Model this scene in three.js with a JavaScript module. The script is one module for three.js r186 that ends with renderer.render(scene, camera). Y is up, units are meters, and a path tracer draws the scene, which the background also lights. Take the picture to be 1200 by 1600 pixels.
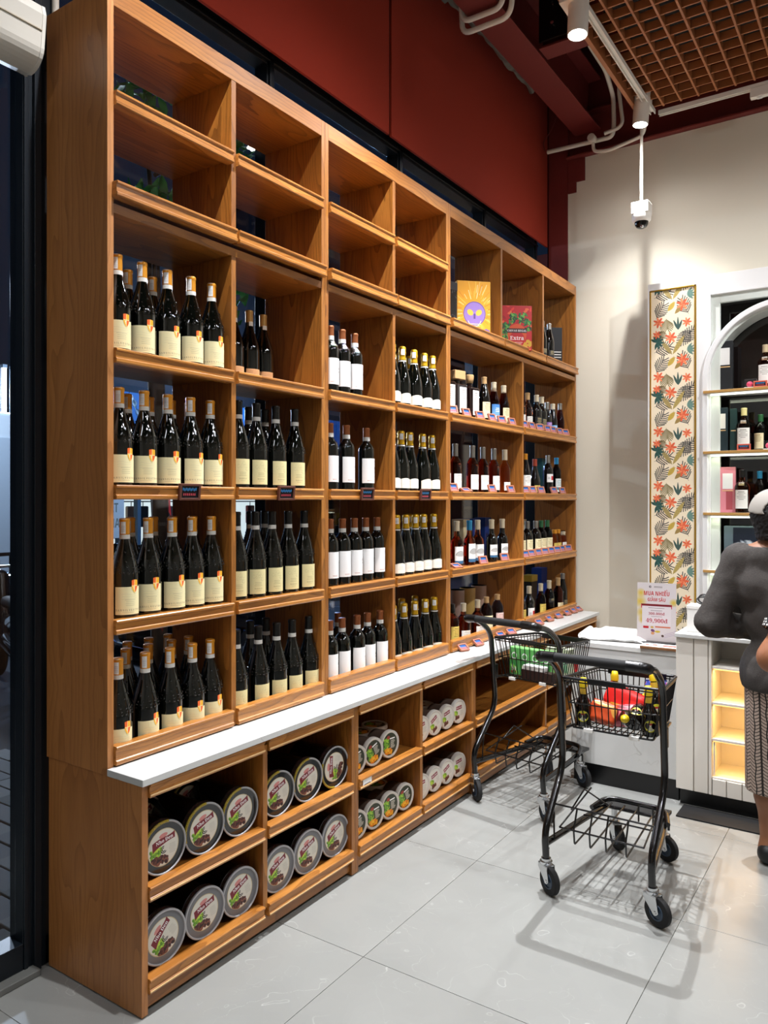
import * as THREE from 'three';
import { RoundedBoxGeometry } from 'three/addons/geometries/RoundedBoxGeometry.js';
import { mergeGeometries } from 'three/addons/utils/BufferGeometryUtils.js';
import { RectAreaLightUniformsLib } from 'three/addons/lights/RectAreaLightUniformsLib.js';
import { createNoise2D, createNoise3D } from 'simplex-noise';
RectAreaLightUniformsLib.init();

// ---------------------------------------------------------------- camera, sky, lamps, exposure
const scene = new THREE.Scene();
const camera = new THREE.PerspectiveCamera(67.38, 0.75, 0.05, 60);
camera.position.set(0, 1.6, 0);
camera.rotation.set(0, THREE.MathUtils.degToRad(34), 0);
camera.setViewOffset(1200, 1600, 0, 18, 1200, 1600);       // a little lens shift keeps the uprights upright
scene.background = new THREE.Color(0.006, 0.012, 0.026);    // night over the street
const renderer = new THREE.WebGLRenderer({ antialias: true });
renderer.toneMapping = THREE.LinearToneMapping;
renderer.toneMappingExposure = 0.86;
renderer.shadowMap.enabled = true;
const LAMP = { color: 0xfafbff, power: 35, angle: 0.86, penumbra: 0.9, spill: 2.2 };
const FILL_PANEL = { color: 0xf6f8ff, power: 2.4 };
// track lamps: [x, z, targetX, targetY, targetZ, powerScale]; the first two are in view
const LAMPS = [
  [-1.37, -3.80, -1.42, 0.6, -3.45, 1.35, 4.03], [-1.465, -5.28, -1.75, 0.8, -5.2, 0.5],
  [-1.42, -2.86, -1.85, 0.8, -2.9, 1.0], [-1.42, -1.62, -1.85, 0.9, -1.9, 0.65],
  [0.92, -3.9, -1.0, 1.0, -5.8, 0.85], [0.92, -2.6, -0.9, 0, -3.0, 0.28], [0.92, -1.4, -0.6, 0, -1.9, 0.3],
];
// ---------------------------------------------------------------- helpers
let seed = 20240611;
const rnd = () => { seed = (seed + 0x6d2b79f5) | 0; let t = Math.imul(seed ^ (seed >>> 15), 1 | seed); t = (t + Math.imul(t ^ (t >>> 7), 61 | t)) ^ t; return ((t ^ (t >>> 14)) >>> 0) / 4294967296; };
const rr = (a, b) => a + (b - a) * rnd();
const n2 = createNoise2D(rnd), n3 = createNoise3D(rnd);
const fbm = (x, y, o = 4) => { let s = 0, a = 0.5; for (let i = 0; i < o; i++) { s += a * n2(x, y); x = x * 2.03 + 7.1; y = y * 2.03 + 3.7; a *= 0.5; } return s; };
const V = (x, y, z) => new THREE.Vector3(x, y, z);
const names = new Map();
function numbered(name) { const k = names.get(name) || 0; names.set(name, k + 1); return k ? name + '_' + String(k).padStart(3, '0') : name; }
function shade(o) { o.castShadow = o.receiveShadow = true; return o; }
function tag(o, label, category, group) { o.userData = { label, category }; if (group) o.userData.group = group; return o; }
function thing(name, label, category, pos = [0, 0, 0], turn = 0, group) {
  const o = new THREE.Group(); o.name = numbered(name); o.position.set(...pos); o.rotation.y = turn; scene.add(o);
  return tag(o, label, category, group);
}
function solo(name, geo, mat, label, category, group) { const m = shade(new THREE.Mesh(geo, mat)); m.name = numbered(name); scene.add(m); return tag(m, label, category, group); }
function part(name, geo, mat, parent, label) {
  const m = shade(new THREE.Mesh(Array.isArray(geo) ? merge(geo) : geo, mat)); m.name = name; parent.add(m);
  if (label) m.userData.label = label;
  return m;
}
function struct(name, geo, mat) { const m = geo ? shade(new THREE.Mesh(Array.isArray(geo) ? merge(geo) : geo, mat)) : new THREE.Group(); m.name = numbered(name); m.userData.kind = 'structure'; scene.add(m); return m; }
function copyOf(root, label, group) { const r = root.clone(); r.name = numbered(root.name.replace(/_\d{3}$/, '')); scene.add(r); r.userData = { ...root.userData }; if (label) r.userData.label = label; if (group) r.userData.group = group; return r; }
function merge(list) {
  return mergeGeometries(list.map((g) => { let h = g.index ? g.toNonIndexed() : g; for (const k of Object.keys(h.attributes)) if (!['position', 'normal', 'uv'].includes(k)) h.deleteAttribute(k); return h; }));
}
// uv in metres, u along the grain
function grainUV(g, grain = 'y', jitter = true) {
  if (g.index) g = g.toNonIndexed();
  const p = g.attributes.position, n = g.attributes.normal, uv = new Float32Array(p.count * 2), A = { x: 0, y: 1, z: 2 }, gi = A[grain], ou = jitter ? rr(0, 7) : 0, ov = jitter ? rr(0, 7) : 0;
  for (let i = 0; i < p.count; i++) {
    const f = i - (i % 3), q = [0, 0, 0], c = [p.getX(i), p.getY(i), p.getZ(i)];
    for (let k = 0; k < 3; k++) { q[0] += Math.abs(n.getX(f + k)); q[1] += Math.abs(n.getY(f + k)); q[2] += Math.abs(n.getZ(f + k)); }
    const d = q.indexOf(Math.max(...q)), rest = [0, 1, 2].filter((k) => k !== d);
    const u = rest.includes(gi) ? gi : rest[0], v = rest.find((k) => k !== u);
    uv[i * 2] = c[u] + ou; uv[i * 2 + 1] = c[v] + ov + d * 0.37;
  }
  g.setAttribute('uv', new THREE.BufferAttribute(uv, 2)); return g;
}
// box by its bounds, edges slightly rounded
function bx(x0, x1, y0, y1, z0, z1, r = 0.0015, grain = 'y') {
  const w = Math.abs(x1 - x0), h = Math.abs(y1 - y0), d = Math.abs(z1 - z0), m = Math.min(w, h, d);
  const g = r > 0 && m > r * 2.2 ? new RoundedBoxGeometry(w, h, d, 1, r) : new THREE.BoxGeometry(w, h, d);
  g.translate((x0 + x1) / 2, (y0 + y1) / 2, (z0 + z1) / 2);
  return grainUV(g, grain);
}
// flat-uv box: every face 0..1 (for printed cartons)
const card = (w, h, d) => new THREE.BoxGeometry(w, h, d).translate(0, h / 2, 0);
function profileZ(pts, z0, z1, grain = 'z') {   // closed outline in x, y swept along z
  const s = new THREE.Shape(); pts.forEach(([x, y], i) => (i ? s.lineTo(x, y) : s.moveTo(x, y))); s.closePath();
  const g = new THREE.ExtrudeGeometry(s, { depth: Math.abs(z1 - z0), bevelEnabled: false, curveSegments: 8 }); g.translate(0, 0, Math.min(z0, z1));
  return grainUV(g, grain);
}
const curve = (pts, closed = false) => new THREE.CatmullRomCurve3(pts.map((p) => V(...p)), closed, 'centripetal');
const tube = (pts, r, seg = 40, rad = 8, closed = false) => new THREE.TubeGeometry(curve(pts, closed), seg, r, rad, closed);
// straight runs with rounded corners
function bent(pts, r, bend = 0.05, rad = 10) {
  const path = new THREE.CurvePath(), P = pts.map((p) => V(...p)); let at = P[0];
  for (let i = 1; i < P.length; i++) {
    if (i === P.length - 1) { path.add(new THREE.LineCurve3(at, P[i])); break; }
    const a = P[i].clone().sub(P[i - 1]).normalize(), b = P[i + 1].clone().sub(P[i]).normalize(), k = Math.min(bend, P[i].distanceTo(P[i - 1]) * 0.45, P[i].distanceTo(P[i + 1]) * 0.45);
    const s = P[i].clone().addScaledVector(a, -k), e = P[i].clone().addScaledVector(b, k);
    path.add(new THREE.LineCurve3(at, s)); path.add(new THREE.QuadraticBezierCurve3(s, P[i].clone(), e)); at = e;
  }
  const sample = []; for (const c of path.curves) { const n = c.isLineCurve3 ? 1 : 6; for (let i = 0; i < n; i++) sample.push(c.getPoint(i / n)); } sample.push(P[P.length - 1]);
  // frames carried along the sampled polyline
  const pos = [], nor = [], uvs = [], idx = []; let N = null, len = 0;
  sample.forEach((q, i) => {
    const t = (sample[Math.min(i + 1, sample.length - 1)].clone().sub(sample[Math.max(i - 1, 0)])).normalize();
    if (!N) N = Math.abs(t.y) < 0.9 ? V(0, 1, 0) : V(1, 0, 0);
    N.addScaledVector(t, -N.dot(t)).normalize(); const B = t.clone().cross(N); if (i) len += q.distanceTo(sample[i - 1]);
    for (let k = 0; k <= rad; k++) { const a = (k / rad) * Math.PI * 2, d = N.clone().multiplyScalar(Math.cos(a)).addScaledVector(B, Math.sin(a)); pos.push(q.x + d.x * r, q.y + d.y * r, q.z + d.z * r); nor.push(d.x, d.y, d.z); uvs.push(k / rad, len); }
    if (i) for (let k = 0; k < rad; k++) { const a = (i - 1) * (rad + 1) + k, b = a + rad + 1; idx.push(a, a + 1, b, b, a + 1, b + 1); }
  });
  const cap = (i, flip) => { const base = pos.length / 3, q = sample[i]; const o = sample[i === 0 ? 1 : i - 1], t = q.clone().sub(o).normalize(); pos.push(q.x, q.y, q.z); nor.push(t.x, t.y, t.z); uvs.push(0, 0); for (let k = 0; k <= rad; k++) { const s = (i * (rad + 1) + k) * 3; pos.push(pos[s], pos[s + 1], pos[s + 2]); nor.push(t.x, t.y, t.z); uvs.push(0, 0); } for (let k = 0; k < rad; k++) flip ? idx.push(base, base + 2 + k, base + 1 + k) : idx.push(base, base + 1 + k, base + 2 + k); };
  cap(0, true); cap(sample.length - 1, false);
  const g = new THREE.BufferGeometry(); g.setAttribute('position', new THREE.Float32BufferAttribute(pos, 3)); g.setAttribute('normal', new THREE.Float32BufferAttribute(nor, 3)); g.setAttribute('uv', new THREE.Float32BufferAttribute(uvs, 2)); g.setIndex(idx); return g;
}
const rod = (a, b, r, n = 5) => bent([a, b], r, 0.01, n);
function lathe(pts, seg = 32) {   // smooth through the points, uv.v = height share
  const g = new THREE.LatheGeometry(pts.map(([r, y]) => new THREE.Vector2(Math.max(r, 0.00001), y)), seg), p = g.attributes.position, uv = g.attributes.uv, top = Math.max(...pts.map((q) => q[1]));
  for (let i = 0; i < p.count; i++) uv.setY(i, p.getY(i) / top); return g;
}
const arc = (r, h, y0, half, seg = 14, mid = 0) => new THREE.CylinderGeometry(r, r, h, seg, 1, true, mid - half, half * 2).translate(0, y0 + h / 2, 0);
const cyl = (r0, r1, h, seg = 20, y0 = 0) => new THREE.CylinderGeometry(r1, r0, h, seg).translate(0, y0 + h / 2, 0);
// surface mesh of a signed distance field (surface nets)
function sdfMesh(f, lo, hi, cell) {
  const nx = Math.ceil((hi[0] - lo[0]) / cell) + 1, ny = Math.ceil((hi[1] - lo[1]) / cell) + 1, nz = Math.ceil((hi[2] - lo[2]) / cell) + 1, F = new Float32Array(nx * ny * nz), at = (i, j, k) => (k * ny + j) * nx + i;
  for (let k = 0; k < nz; k++) for (let j = 0; j < ny; j++) for (let i = 0; i < nx; i++) F[at(i, j, k)] = f(lo[0] + i * cell, lo[1] + j * cell, lo[2] + k * cell);
  const id = new Int32Array(nx * ny * nz).fill(-1), pos = [], idx = [];
  for (let k = 0; k < nz - 1; k++) for (let j = 0; j < ny - 1; j++) for (let i = 0; i < nx - 1; i++) {
    let c = 0, sx = 0, sy = 0, sz = 0; const v = []; for (let q = 0; q < 8; q++) v.push(F[at(i + (q & 1), j + ((q >> 1) & 1), k + (q >> 2))]);
    for (let q = 0; q < 8; q++) for (const d of [1, 2, 4]) if (!(q & d)) { const a = v[q], b = v[q | d]; if ((a < 0) !== (b < 0)) { const t = a / (a - b); sx += (q & 1) + (d === 1 ? t : 0); sy += ((q >> 1) & 1) + (d === 2 ? t : 0); sz += (q >> 2) + (d === 4 ? t : 0); c++; } }
    if (c) { id[at(i, j, k)] = pos.length / 3; pos.push(lo[0] + (i + sx / c) * cell, lo[1] + (j + sy / c) * cell, lo[2] + (k + sz / c) * cell); }
  }
  const quad = (a, b, c, d, flip) => { if (a < 0 || b < 0 || c < 0 || d < 0) return; flip ? idx.push(a, c, b, a, d, c) : idx.push(a, b, c, a, c, d); };
  for (let k = 1; k < nz - 1; k++) for (let j = 1; j < ny - 1; j++) for (let i = 1; i < nx - 1; i++) {
    const a = F[at(i, j, k)] < 0;
    if (a !== F[at(i + 1, j, k)] < 0) quad(id[at(i, j - 1, k - 1)], id[at(i, j, k - 1)], id[at(i, j, k)], id[at(i, j - 1, k)], !a);
    if (a !== F[at(i, j + 1, k)] < 0) quad(id[at(i - 1, j, k - 1)], id[at(i - 1, j, k)], id[at(i, j, k)], id[at(i, j, k - 1)], !a);
    if (a !== F[at(i, j, k + 1)] < 0) quad(id[at(i - 1, j - 1, k)], id[at(i, j - 1, k)], id[at(i, j, k)], id[at(i - 1, j, k)], !a);
  }
  const g = new THREE.BufferGeometry(); g.setAttribute('position', new THREE.Float32BufferAttribute(pos, 3)); g.setIndex(idx);
  const uv = []; for (let i = 0; i < pos.length; i += 3) uv.push(Math.atan2(pos[i], pos[i + 2]) * 0.16, pos[i + 1]);
  g.setAttribute('uv', new THREE.Float32BufferAttribute(uv, 2)); g.computeVertexNormals(); return g;
}
// ---------------------------------------------------------------- textures
function canvasTex(w, h, draw, srgb = true) {
  const c = document.createElement('canvas'); c.width = w; c.height = h; draw(c.getContext('2d'), w, h);
  const t = new THREE.CanvasTexture(c); if (srgb) t.colorSpace = THREE.SRGBColorSpace; t.magFilter = THREE.LinearFilter; t.anisotropy = 8; return t;
}
function dataTex(w, h, f, srgb = true) {   // f(u, v) -> [r, g, b] 0..1 as stored
  const d = new Uint8Array(w * h * 4); for (let y = 0; y < h; y++) for (let x = 0; x < w; x++) { const c = f(x / w, y / h), o = (y * w + x) * 4; d[o] = c[0] * 255; d[o + 1] = c[1] * 255; d[o + 2] = c[2] * 255; d[o + 3] = 255; }
  const t = new THREE.DataTexture(d, w, h); t.wrapS = t.wrapT = THREE.MirroredRepeatWrapping; t.magFilter = t.minFilter = THREE.LinearFilter; if (srgb) t.colorSpace = THREE.SRGBColorSpace; t.needsUpdate = true; return t;
}
const mix = (a, b, t) => a.map((v, i) => v + (b[i] - v) * Math.min(1, Math.max(0, t)));
const hex = (h) => [((h >> 16) & 255) / 255, ((h >> 8) & 255) / 255, (h & 255) / 255];
function woodTex(light, mid, dark) {   // 2 m along the grain by 1 m across
  const t = dataTex(1024, 1024, (u, v) => {
    const X = u * 2, Y = v;                         // metres
    const warp = fbm(X * 0.55, Y * 3.2, 3) * 0.11 + fbm(X * 1.7, Y * 9, 2) * 0.012;
    const ring = (Y + warp) * 34, fr = ring - Math.floor(ring), line = Math.pow(fr, 3.2);
    const pore = Math.max(0, fbm(X * 9, Y * 260, 2)), tone = fbm(X * 0.7 + 9, Y * 5 + 4, 2);
    let c = mix(light, mid, 0.45 + tone * 0.9); c = mix(c, dark, line * 0.5 + pore * 0.55); return c;
  });
  t.repeat.set(0.5, 1); return t;
}
const T = {};
T.wood = woodTex(hex(0xab6f2c), hex(0x8f561d), hex(0x5d340d));
T.paintedLitWood = woodTex(hex(0xbd7f45), hex(0xad7039), hex(0x8c5526));  // wood lightened in colour to paint light onto the near side panels
T.lip = woodTex(hex(0xc4843d), hex(0xa86a2a), hex(0x734214));
function marble(base, vein, amount, scale) {
  return dataTex(1024, 1024, (u, v) => {
    const x = u * scale, y = v * scale, w = fbm(x * 1.3, y * 1.3, 4) * 0.9;
    const a = Math.abs(n2(x * 0.9 + w, y * 0.9 - w)), b = Math.abs(n2(x * 2.3 - w * 1.4 + 20, y * 2.3 + w));
    const veins = Math.max(0, 1 - a / 0.022) * Math.max(0, 0.35 + fbm(x * 2 + 5, y * 2, 2) * 1.6) + Math.max(0, 1 - b / 0.016) * Math.max(0, -0.05 + fbm(x + 15, y, 2) * 1.1);
    return mix(mix(base, base.map((q) => q * 0.955), 0.5 + fbm(x * 0.7 + 3, y * 0.7, 4)), vein, Math.min(1, veins) * amount);
  });
}
T.floor = marble(hex(0x979894), hex(0xd0d0cd), 0.62, 3.2);
T.stone = marble(hex(0xd2d2cf), hex(0xa3a19b), 0.6, 1.5);
// ---------------------------------------------------------------- materials
const std = (color, roughness = 0.6, metalness = 0, extra = {}) => new THREE.MeshStandardMaterial({ color, roughness, metalness, ...extra });
const phys = (color, roughness, extra = {}) => new THREE.MeshPhysicalMaterial({ color, roughness, ...extra });
const M = {
  wood: phys(0xffffff, 0.42, { map: T.wood, clearcoat: 0.25, clearcoatRoughness: 0.3 }),
  paintedLitWood: phys(0xffffff, 0.45, { map: T.paintedLitWood, clearcoat: 0.2, clearcoatRoughness: 0.3 }),
  lip: phys(0xffffff, 0.34, { map: T.lip, clearcoat: 0.35, clearcoatRoughness: 0.22 }),
  brassAndHighlight: std(0xe6bd84, 0.35, 0.15), white: std(0xe9e7e2, 0.5), quartz: std(0xeeedea, 0.35),  // the brass tone also paints the highlight along the cabinet lips
  floor: phys(0xffffff, 0.3, { map: T.floor, clearcoat: 0.15, clearcoatRoughness: 0.25 }), grout: std(0x8d8a84, 0.9),
  stone: phys(0xffffff, 0.25, { map: T.stone }), cream: std(0xdbd3c0, 0.85), red: std(0x942507, 0.92), redSteel: std(0x6c201a, 0.6), dark: std(0x0d0d0f, 0.7),
  frame: std(0x171e25, 0.35, 0.2), pipe: std(0xe3ddd0, 0.45), lampWhite: std(0xebe6dc, 0.4), slat: std(0xa4653a, 0.55), black: std(0x08080a, 0.32), blackMatte: std(0x0b0b0c, 0.8),
  blackSteel: phys(0x040405, 0.2, { clearcoat: 0.3, clearcoatRoughness: 0.08 }), chrome: std(0xd0d2d4, 0.22, 1), rubber: std(0x0a0a0b, 0.75), wheel: std(0x2c3d50, 0.45),
  pane: new THREE.MeshPhysicalMaterial({ color: 0xffffff, roughness: 0, transmission: 1, thickness: 0, ior: 1.45 }),
  lens: std(0xffffff, 0.5, 0, { emissive: 0xffffff, emissiveIntensity: 30 }),
  wine: phys(0x050604, 0.03, { clearcoat: 0.6, clearcoatRoughness: 0.01 }), paper: std(0xe9e7e2, 0.8),
  capGold: phys(0xe3982a, 0.34, { metalness: 0.35 }), capBlack: phys(0x0c0b0a, 0.3), capCopper: phys(0x9a5a34, 0.35, { metalness: 0.5 }), foil: phys(0xd3a41e, 0.32, { metalness: 0.5 }), collar: std(0xdcdad3, 0.7), cork: std(0xb99362, 0.8),
};
// ---------------------------------------------------------------- the room
{
  const fl = struct('floor', bx(-2.6, 3.3, -0.1, -0.004, -5.95, 2.6, 0), M.grout);
  const P = 0.867, vari = [0, 1, 2, 3].map(() => 0);
  for (let i = -1; i < 6; i++) for (let k = -5; k < 5; k++) {
    const x0 = Math.max(-2.44, -2.433 + P * i), x1 = Math.min(3.2, -2.433 + P * (i + 1)), z1 = Math.min(2.5, -2.192 + P * (k + 1)), z0 = Math.max(-5.85, -2.192 + P * k);
    if (x1 - x0 < 0.03 || z1 - z0 < 0.03) continue;
    const g = bx(x0 + 0.001, x1 - 0.001, -0.012, 0, z0 + 0.001, z1 - 0.001, 0.0008, 'x'), uv = g.attributes.uv;
    for (let q = 0; q < uv.count; q++) uv.setXY(q, uv.getX(q) * 0.52, uv.getY(q) * 0.52);
    part('tile', g, M.floor, fl);
  }
  struct('wall_back', bx(-2.19, 3.3, 0, 4.28, -6.0, -5.85, 0), M.cream);
  struct('wall_right', bx(3.2, 3.35, 0, 5.4, -6.0, 2.65, 0), M.cream);
  struct('wall_front', bx(-2.6, 3.35, 0, 5.4, 2.5, 2.65, 0), M.cream);
  struct('ceiling', bx(-2.6, 3.35, 5.3, 5.45, -6.1, 2.65, 0), M.dark);
  const up = struct('wall_left', bx(-2.62, -2.375, 3.76, 5.3, -6.0, 2.5, 0), M.dark);
  part('panel', bx(-2.375, -2.36, 3.632, 5.3, -3.552, 2.5, 0.002), M.red, up);
  part('panel', bx(-2.375, -2.36, 3.632, 5.3, -5.85, -3.575, 0.002), M.red, up);
  struct('column', [bx(-2.36, -2.19, 0, 5.3, -5.86, -5.845, 0.002), bx(-2.36, -2.348, 0, 5.3, -6.0, -5.845, 0.002), bx(-2.202, -2.19, 0, 4.9, -6.0, -5.86, 0.002), bx(-2.62, -2.36, 0, 3.63, -6.05, -5.99, 0)], M.redSteel);
  // steel over the back wall
  const beam = (name, z0, z1, x0, x1, y0, y1, along) => {
    const t = 0.014; return along === 'z'
      ? struct(name, [bx(x0, x1, y0, y0 + t, z0, z1, 0.002), bx(x0, x1, y1 - t, y1, z0, z1, 0.002), bx((x0 + x1) / 2 - 0.006, (x0 + x1) / 2 + 0.006, y0 + t, y1 - t, z0, z1, 0)], M.redSteel)
      : struct(name, [bx(x0, x1, y0, y0 + t, z0, z1, 0.002), bx(x0, x1, y1 - t, y1, z0, z1, 0.002), bx(x0, x1, y0 + t, y1 - t, (z0 + z1) / 2 - 0.006, (z0 + z1) / 2 + 0.006, 0)], M.redSteel);
  };
  beam('beam', -5.845, 2.4, -2.13, -1.925, 4.46, 4.86, 'z');
  beam('beam', -5.98, -5.80, -2.19, 3.2, 4.283, 4.62, 'x');
  struct('beam', bx(-2.19, 3.2, 4.62, 5.3, -6.0, -5.86, 0), M.redSteel);
  struct('beam', [bx(-2.188, -2.05, 4.10, 4.28, -5.90, -5.84, 0.003), bx(-2.188, -2.12, 4.02, 4.10, -5.90, -5.84, 0.003)], M.redSteel);
  beam('beam', -4.76, -4.62, -1.922, -1.53, 4.48, 4.86, 'x');
  const pl = tag(part('connection_plate', bx(-1.915, -1.62, 4.51, 4.83, -4.612, -4.60, 0.002), M.black, scene), 'black steel connection plate with bolts on the red roof beam', 'plate'); pl.name = numbered('connection_plate');
  for (const [x, y] of [[-1.72, 4.6], [-1.72, 4.72], [-1.82, 4.6], [-1.82, 4.72]]) part('bolt', new THREE.CylinderGeometry(0.012, 0.012, 0.018, 6).rotateX(Math.PI / 2).translate(x, y, -4.591), M.chrome, pl);
  // crumpled foil strip behind the beam
  { const g = new THREE.PlaneGeometry(0.09, 3.2, 6, 90).rotateX(-Math.PI / 2), p = g.attributes.position; for (let i = 0; i < p.count; i++) p.setY(i, fbm(p.getX(i) * 14, p.getZ(i) * 5, 3) * 0.05); g.computeVertexNormals(); g.translate(-2.19, 4.56, -3.6);
    const s = solo('insulation_strip', g, std(0x6b6a63, 0.6, 0.3, { side: THREE.DoubleSide }), 'grey crumpled insulation strip between the red beam and the red wall', 'insulation'); }
}
// ---------------------------------------------------------------- glazed street front
{
  const w = struct('window_1', null);
  const xs = [-2.53, -2.452], zs = [2.3, 1.1, -0.2];
  part('pane', bx(-2.496, -2.490, 0.1, 3.64, -5.85, -1.565, 0), M.pane, w);
  part('pane', bx(-2.496, -2.490, 0.1, 3.64, -1.46, 2.4, 0), M.pane, w);
  const mull = (z, h) => part('mullion', [bx(xs[0], xs[1], 0, 3.70, z - h, z + h, 0.002), bx(xs[1], xs[1] + 0.012, 0, 3.70, z - h * 0.55, z + h * 0.55, 0.002)], M.frame, w);
  for (const z of [1.1, -0.2, -2.685, -3.803, -4.9, -5.82]) mull(z, 0.024);
  part('mullion', [bx(xs[0], xs[1], 0, 3.70, -1.57, -1.462, 0.002), bx(xs[1], xs[1] + 0.014, 0, 3.70, -1.522, -1.497, 0.002), bx(xs[1], xs[1] + 0.008, 0, 3.70, -1.478, -1.464, 0.002)], M.frame, w);
  part('transom', [bx(xs[0], xs[1], 3.635, 3.77, -5.85, 2.4, 0.002), bx(xs[1], xs[1] + 0.012, 3.65, 3.665, -5.85, 2.4, 0.002), bx(xs[1], xs[1] + 0.012, 3.70, 3.715, -5.85, 2.4, 0.002)], M.frame, w);
  part('bottom_rail', [bx(xs[0], xs[1], 0, 0.1, -5.85, -1.545, 0.002), bx(xs[0], xs[1] + 0.004, 0.0, 0.11, -1.462, 2.4, 0.002)], M.frame, w);
  struct('trim_1', bx(-2.452, -2.405, 0, 0.022, -1.50, 2.4, 0.004), std(0x6f706c, 0.5));
}
// ---------------------------------------------------------------- things of the ceiling
{
  // slatted timber grid
  const g = thing('ceiling_grid', 'open timber ceiling grid of square cells above the white counter', 'ceiling grid', [0, 0, 0]);
  for (let i = 0; i < 22; i++) part('slat', bx(-1.352 + 0.1135 * i - 0.006, -1.352 + 0.1135 * i + 0.006, 4.30, 4.36, -5.43, -2.2, 0.001, 'z'), M.slat, g);
  for (let k = 0; k < 29; k++) part('slat', bx(-1.5, 1.2, 4.312, 4.36, -5.43 + 0.112 * k - 0.0045, -5.43 + 0.112 * k + 0.0045, 0, 'x'), M.slat, g);
  part('edge_board', bx(-1.525, -1.50, 4.27, 4.40, -5.45, -2.2, 0.002, 'z'), M.slat, g);
  solo('cover_panel', bx(-1.5, 1.3, 4.62, 4.64, -5.45, -2.1, 0), M.dark, 'dark void panel closing the ceiling above the timber grid', 'panel');
  const tr = thing('lighting_track', 'white lighting track along the left edge of the timber grid', 'track', [-1.43, 4.272, -2.2]);
  part('rail', [bx(-0.018, -0.012, 0, 0.03, -3.25, 2.4, 0), bx(0.012, 0.018, 0, 0.03, -3.25, 2.4, 0), bx(-0.012, 0.012, 0.02, 0.03, -3.25, 2.4, 0)], M.lampWhite, tr);
  const tb = thing('lighting_track', 'white lighting track along the back edge of the timber grid', 'track', [-1.40, 4.272, -5.49]);
  part('rail', [bx(0, 2.6, 0, 0.03, -0.018, -0.012, 0), bx(0, 2.6, 0, 0.03, 0.012, 0.018, 0), bx(0, 2.6, 0.02, 0.03, -0.012, 0.012, 0)], M.lampWhite, tb);
}
const LAMP_LABELS = ['white cylinder track lamp shining beside the red beam, nearer of two', 'white cylinder track lamp shining above the hanging dome camera'];
LAMPS.forEach(([x, z, tx, ty, tz, k, ly = 4.2], i) => {
  const dir = V(tx - x, ty - ly, tz - z).normalize(), t = thing('track_lamp', LAMP_LABELS[i] || 'white cylinder track lamp on the track near the entrance side', 'lamp', [x, ly, z], 0, i > 1 ? 'track lamps out of the picture' : undefined);
  const q = new THREE.Quaternion().setFromUnitVectors(V(0, -1, 0), dir.clone().lerp(V(0, -1, 0), i < 2 ? 0.25 : 0).normalize()), put = (g) => g.applyQuaternion(q);
  part('housing', put(lathe([[0.045, 0.002], [0.05, 0], [0.052, 0.004], [0.052, 0.236], [0.048, 0.245], [0, 0.246]], 28).translate(0, -0.06, 0)), M.lampWhite, t);
  part('lens', put(new THREE.CylinderGeometry(0.044, 0.044, 0.004, 24).translate(0, -0.059, 0)), M.lens, t);
  part('adapter', bx(x > -1 ? -0.02 : Math.min(-0.02, -1.43 - x - 0.02), x > -1 ? 0.02 : Math.max(0.02, -1.43 - x + 0.02), 0.10, ly < 4.1 ? 0.26 : 0.13, -0.08, 0.06, 0.004), M.lampWhite, t);
  const L = new THREE.SpotLight(LAMP.color, LAMP.power * k, 0, LAMP.angle, LAMP.penumbra, 2);
  L.position.copy(dir.clone().multiplyScalar(0.09)); L.castShadow = true; L.shadow.radius = 0.7; L.shadow.mapSize.set(1024, 1024); t.add(L);
  const S = new THREE.SpotLight(LAMP.color, LAMP.spill * Math.min(1, k + 0.2), 0, 1.45, 1, 2); S.position.copy(L.position); S.castShadow = true; S.shadow.radius = 2; t.add(S); S.target = L.target;   // wide spill of the reflector
  L.target.position.set(tx, ty, tz); scene.add(L.target);
});
// a lamp adapter on the back track at the edge of the picture
{ const t = thing('track_adapter', 'white track adapter at the right end of the back lighting track', 'adapter', [-0.80, 4.25, -5.49]); part('body', bx(-0.02, 0.16, -0.035, 0.03, -0.022, 0.022, 0.004), M.lampWhite, t); part('latch', bx(0.02, 0.05, -0.042, -0.035, -0.012, 0.012, 0.002), M.white, t); }
// unseen ceiling luminaires added to fill the shadows
[[1.2, -3.3, 2.2], [1.9, -0.6, 0.8], [-0.6, 1.5, 4.5]].forEach(([x, z, k], i) => {
  const t = thing('linear_luminaire', 'long white ceiling luminaire over the shop floor', 'lamp', [x, 4.2, z], 0, 'added fill luminaires out of the picture');
  part('housing', bx(-0.15, 0.15, 0.01, 0.07, -0.75, 0.75, 0.004), M.lampWhite, t);
  part('diffuser', bx(-0.14, 0.14, 0, 0.01, -0.74, 0.74, 0), std(0xffffff, 0.6, 0, { emissive: FILL_PANEL.color, emissiveIntensity: FILL_PANEL.power * k }), t);
  part('hanger', [rod([0, 0.07, -0.6], [0, 1.1, -0.6], 0.004), rod([0, 0.07, 0.6], [0, 1.1, 0.6], 0.004)], M.chrome, t);
  const L = new THREE.RectAreaLight(FILL_PANEL.color, FILL_PANEL.power * k, 0.28, 1.48); L.position.set(0, -0.006, 0); L.rotation.x = -Math.PI / 2; t.add(L);
});
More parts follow.
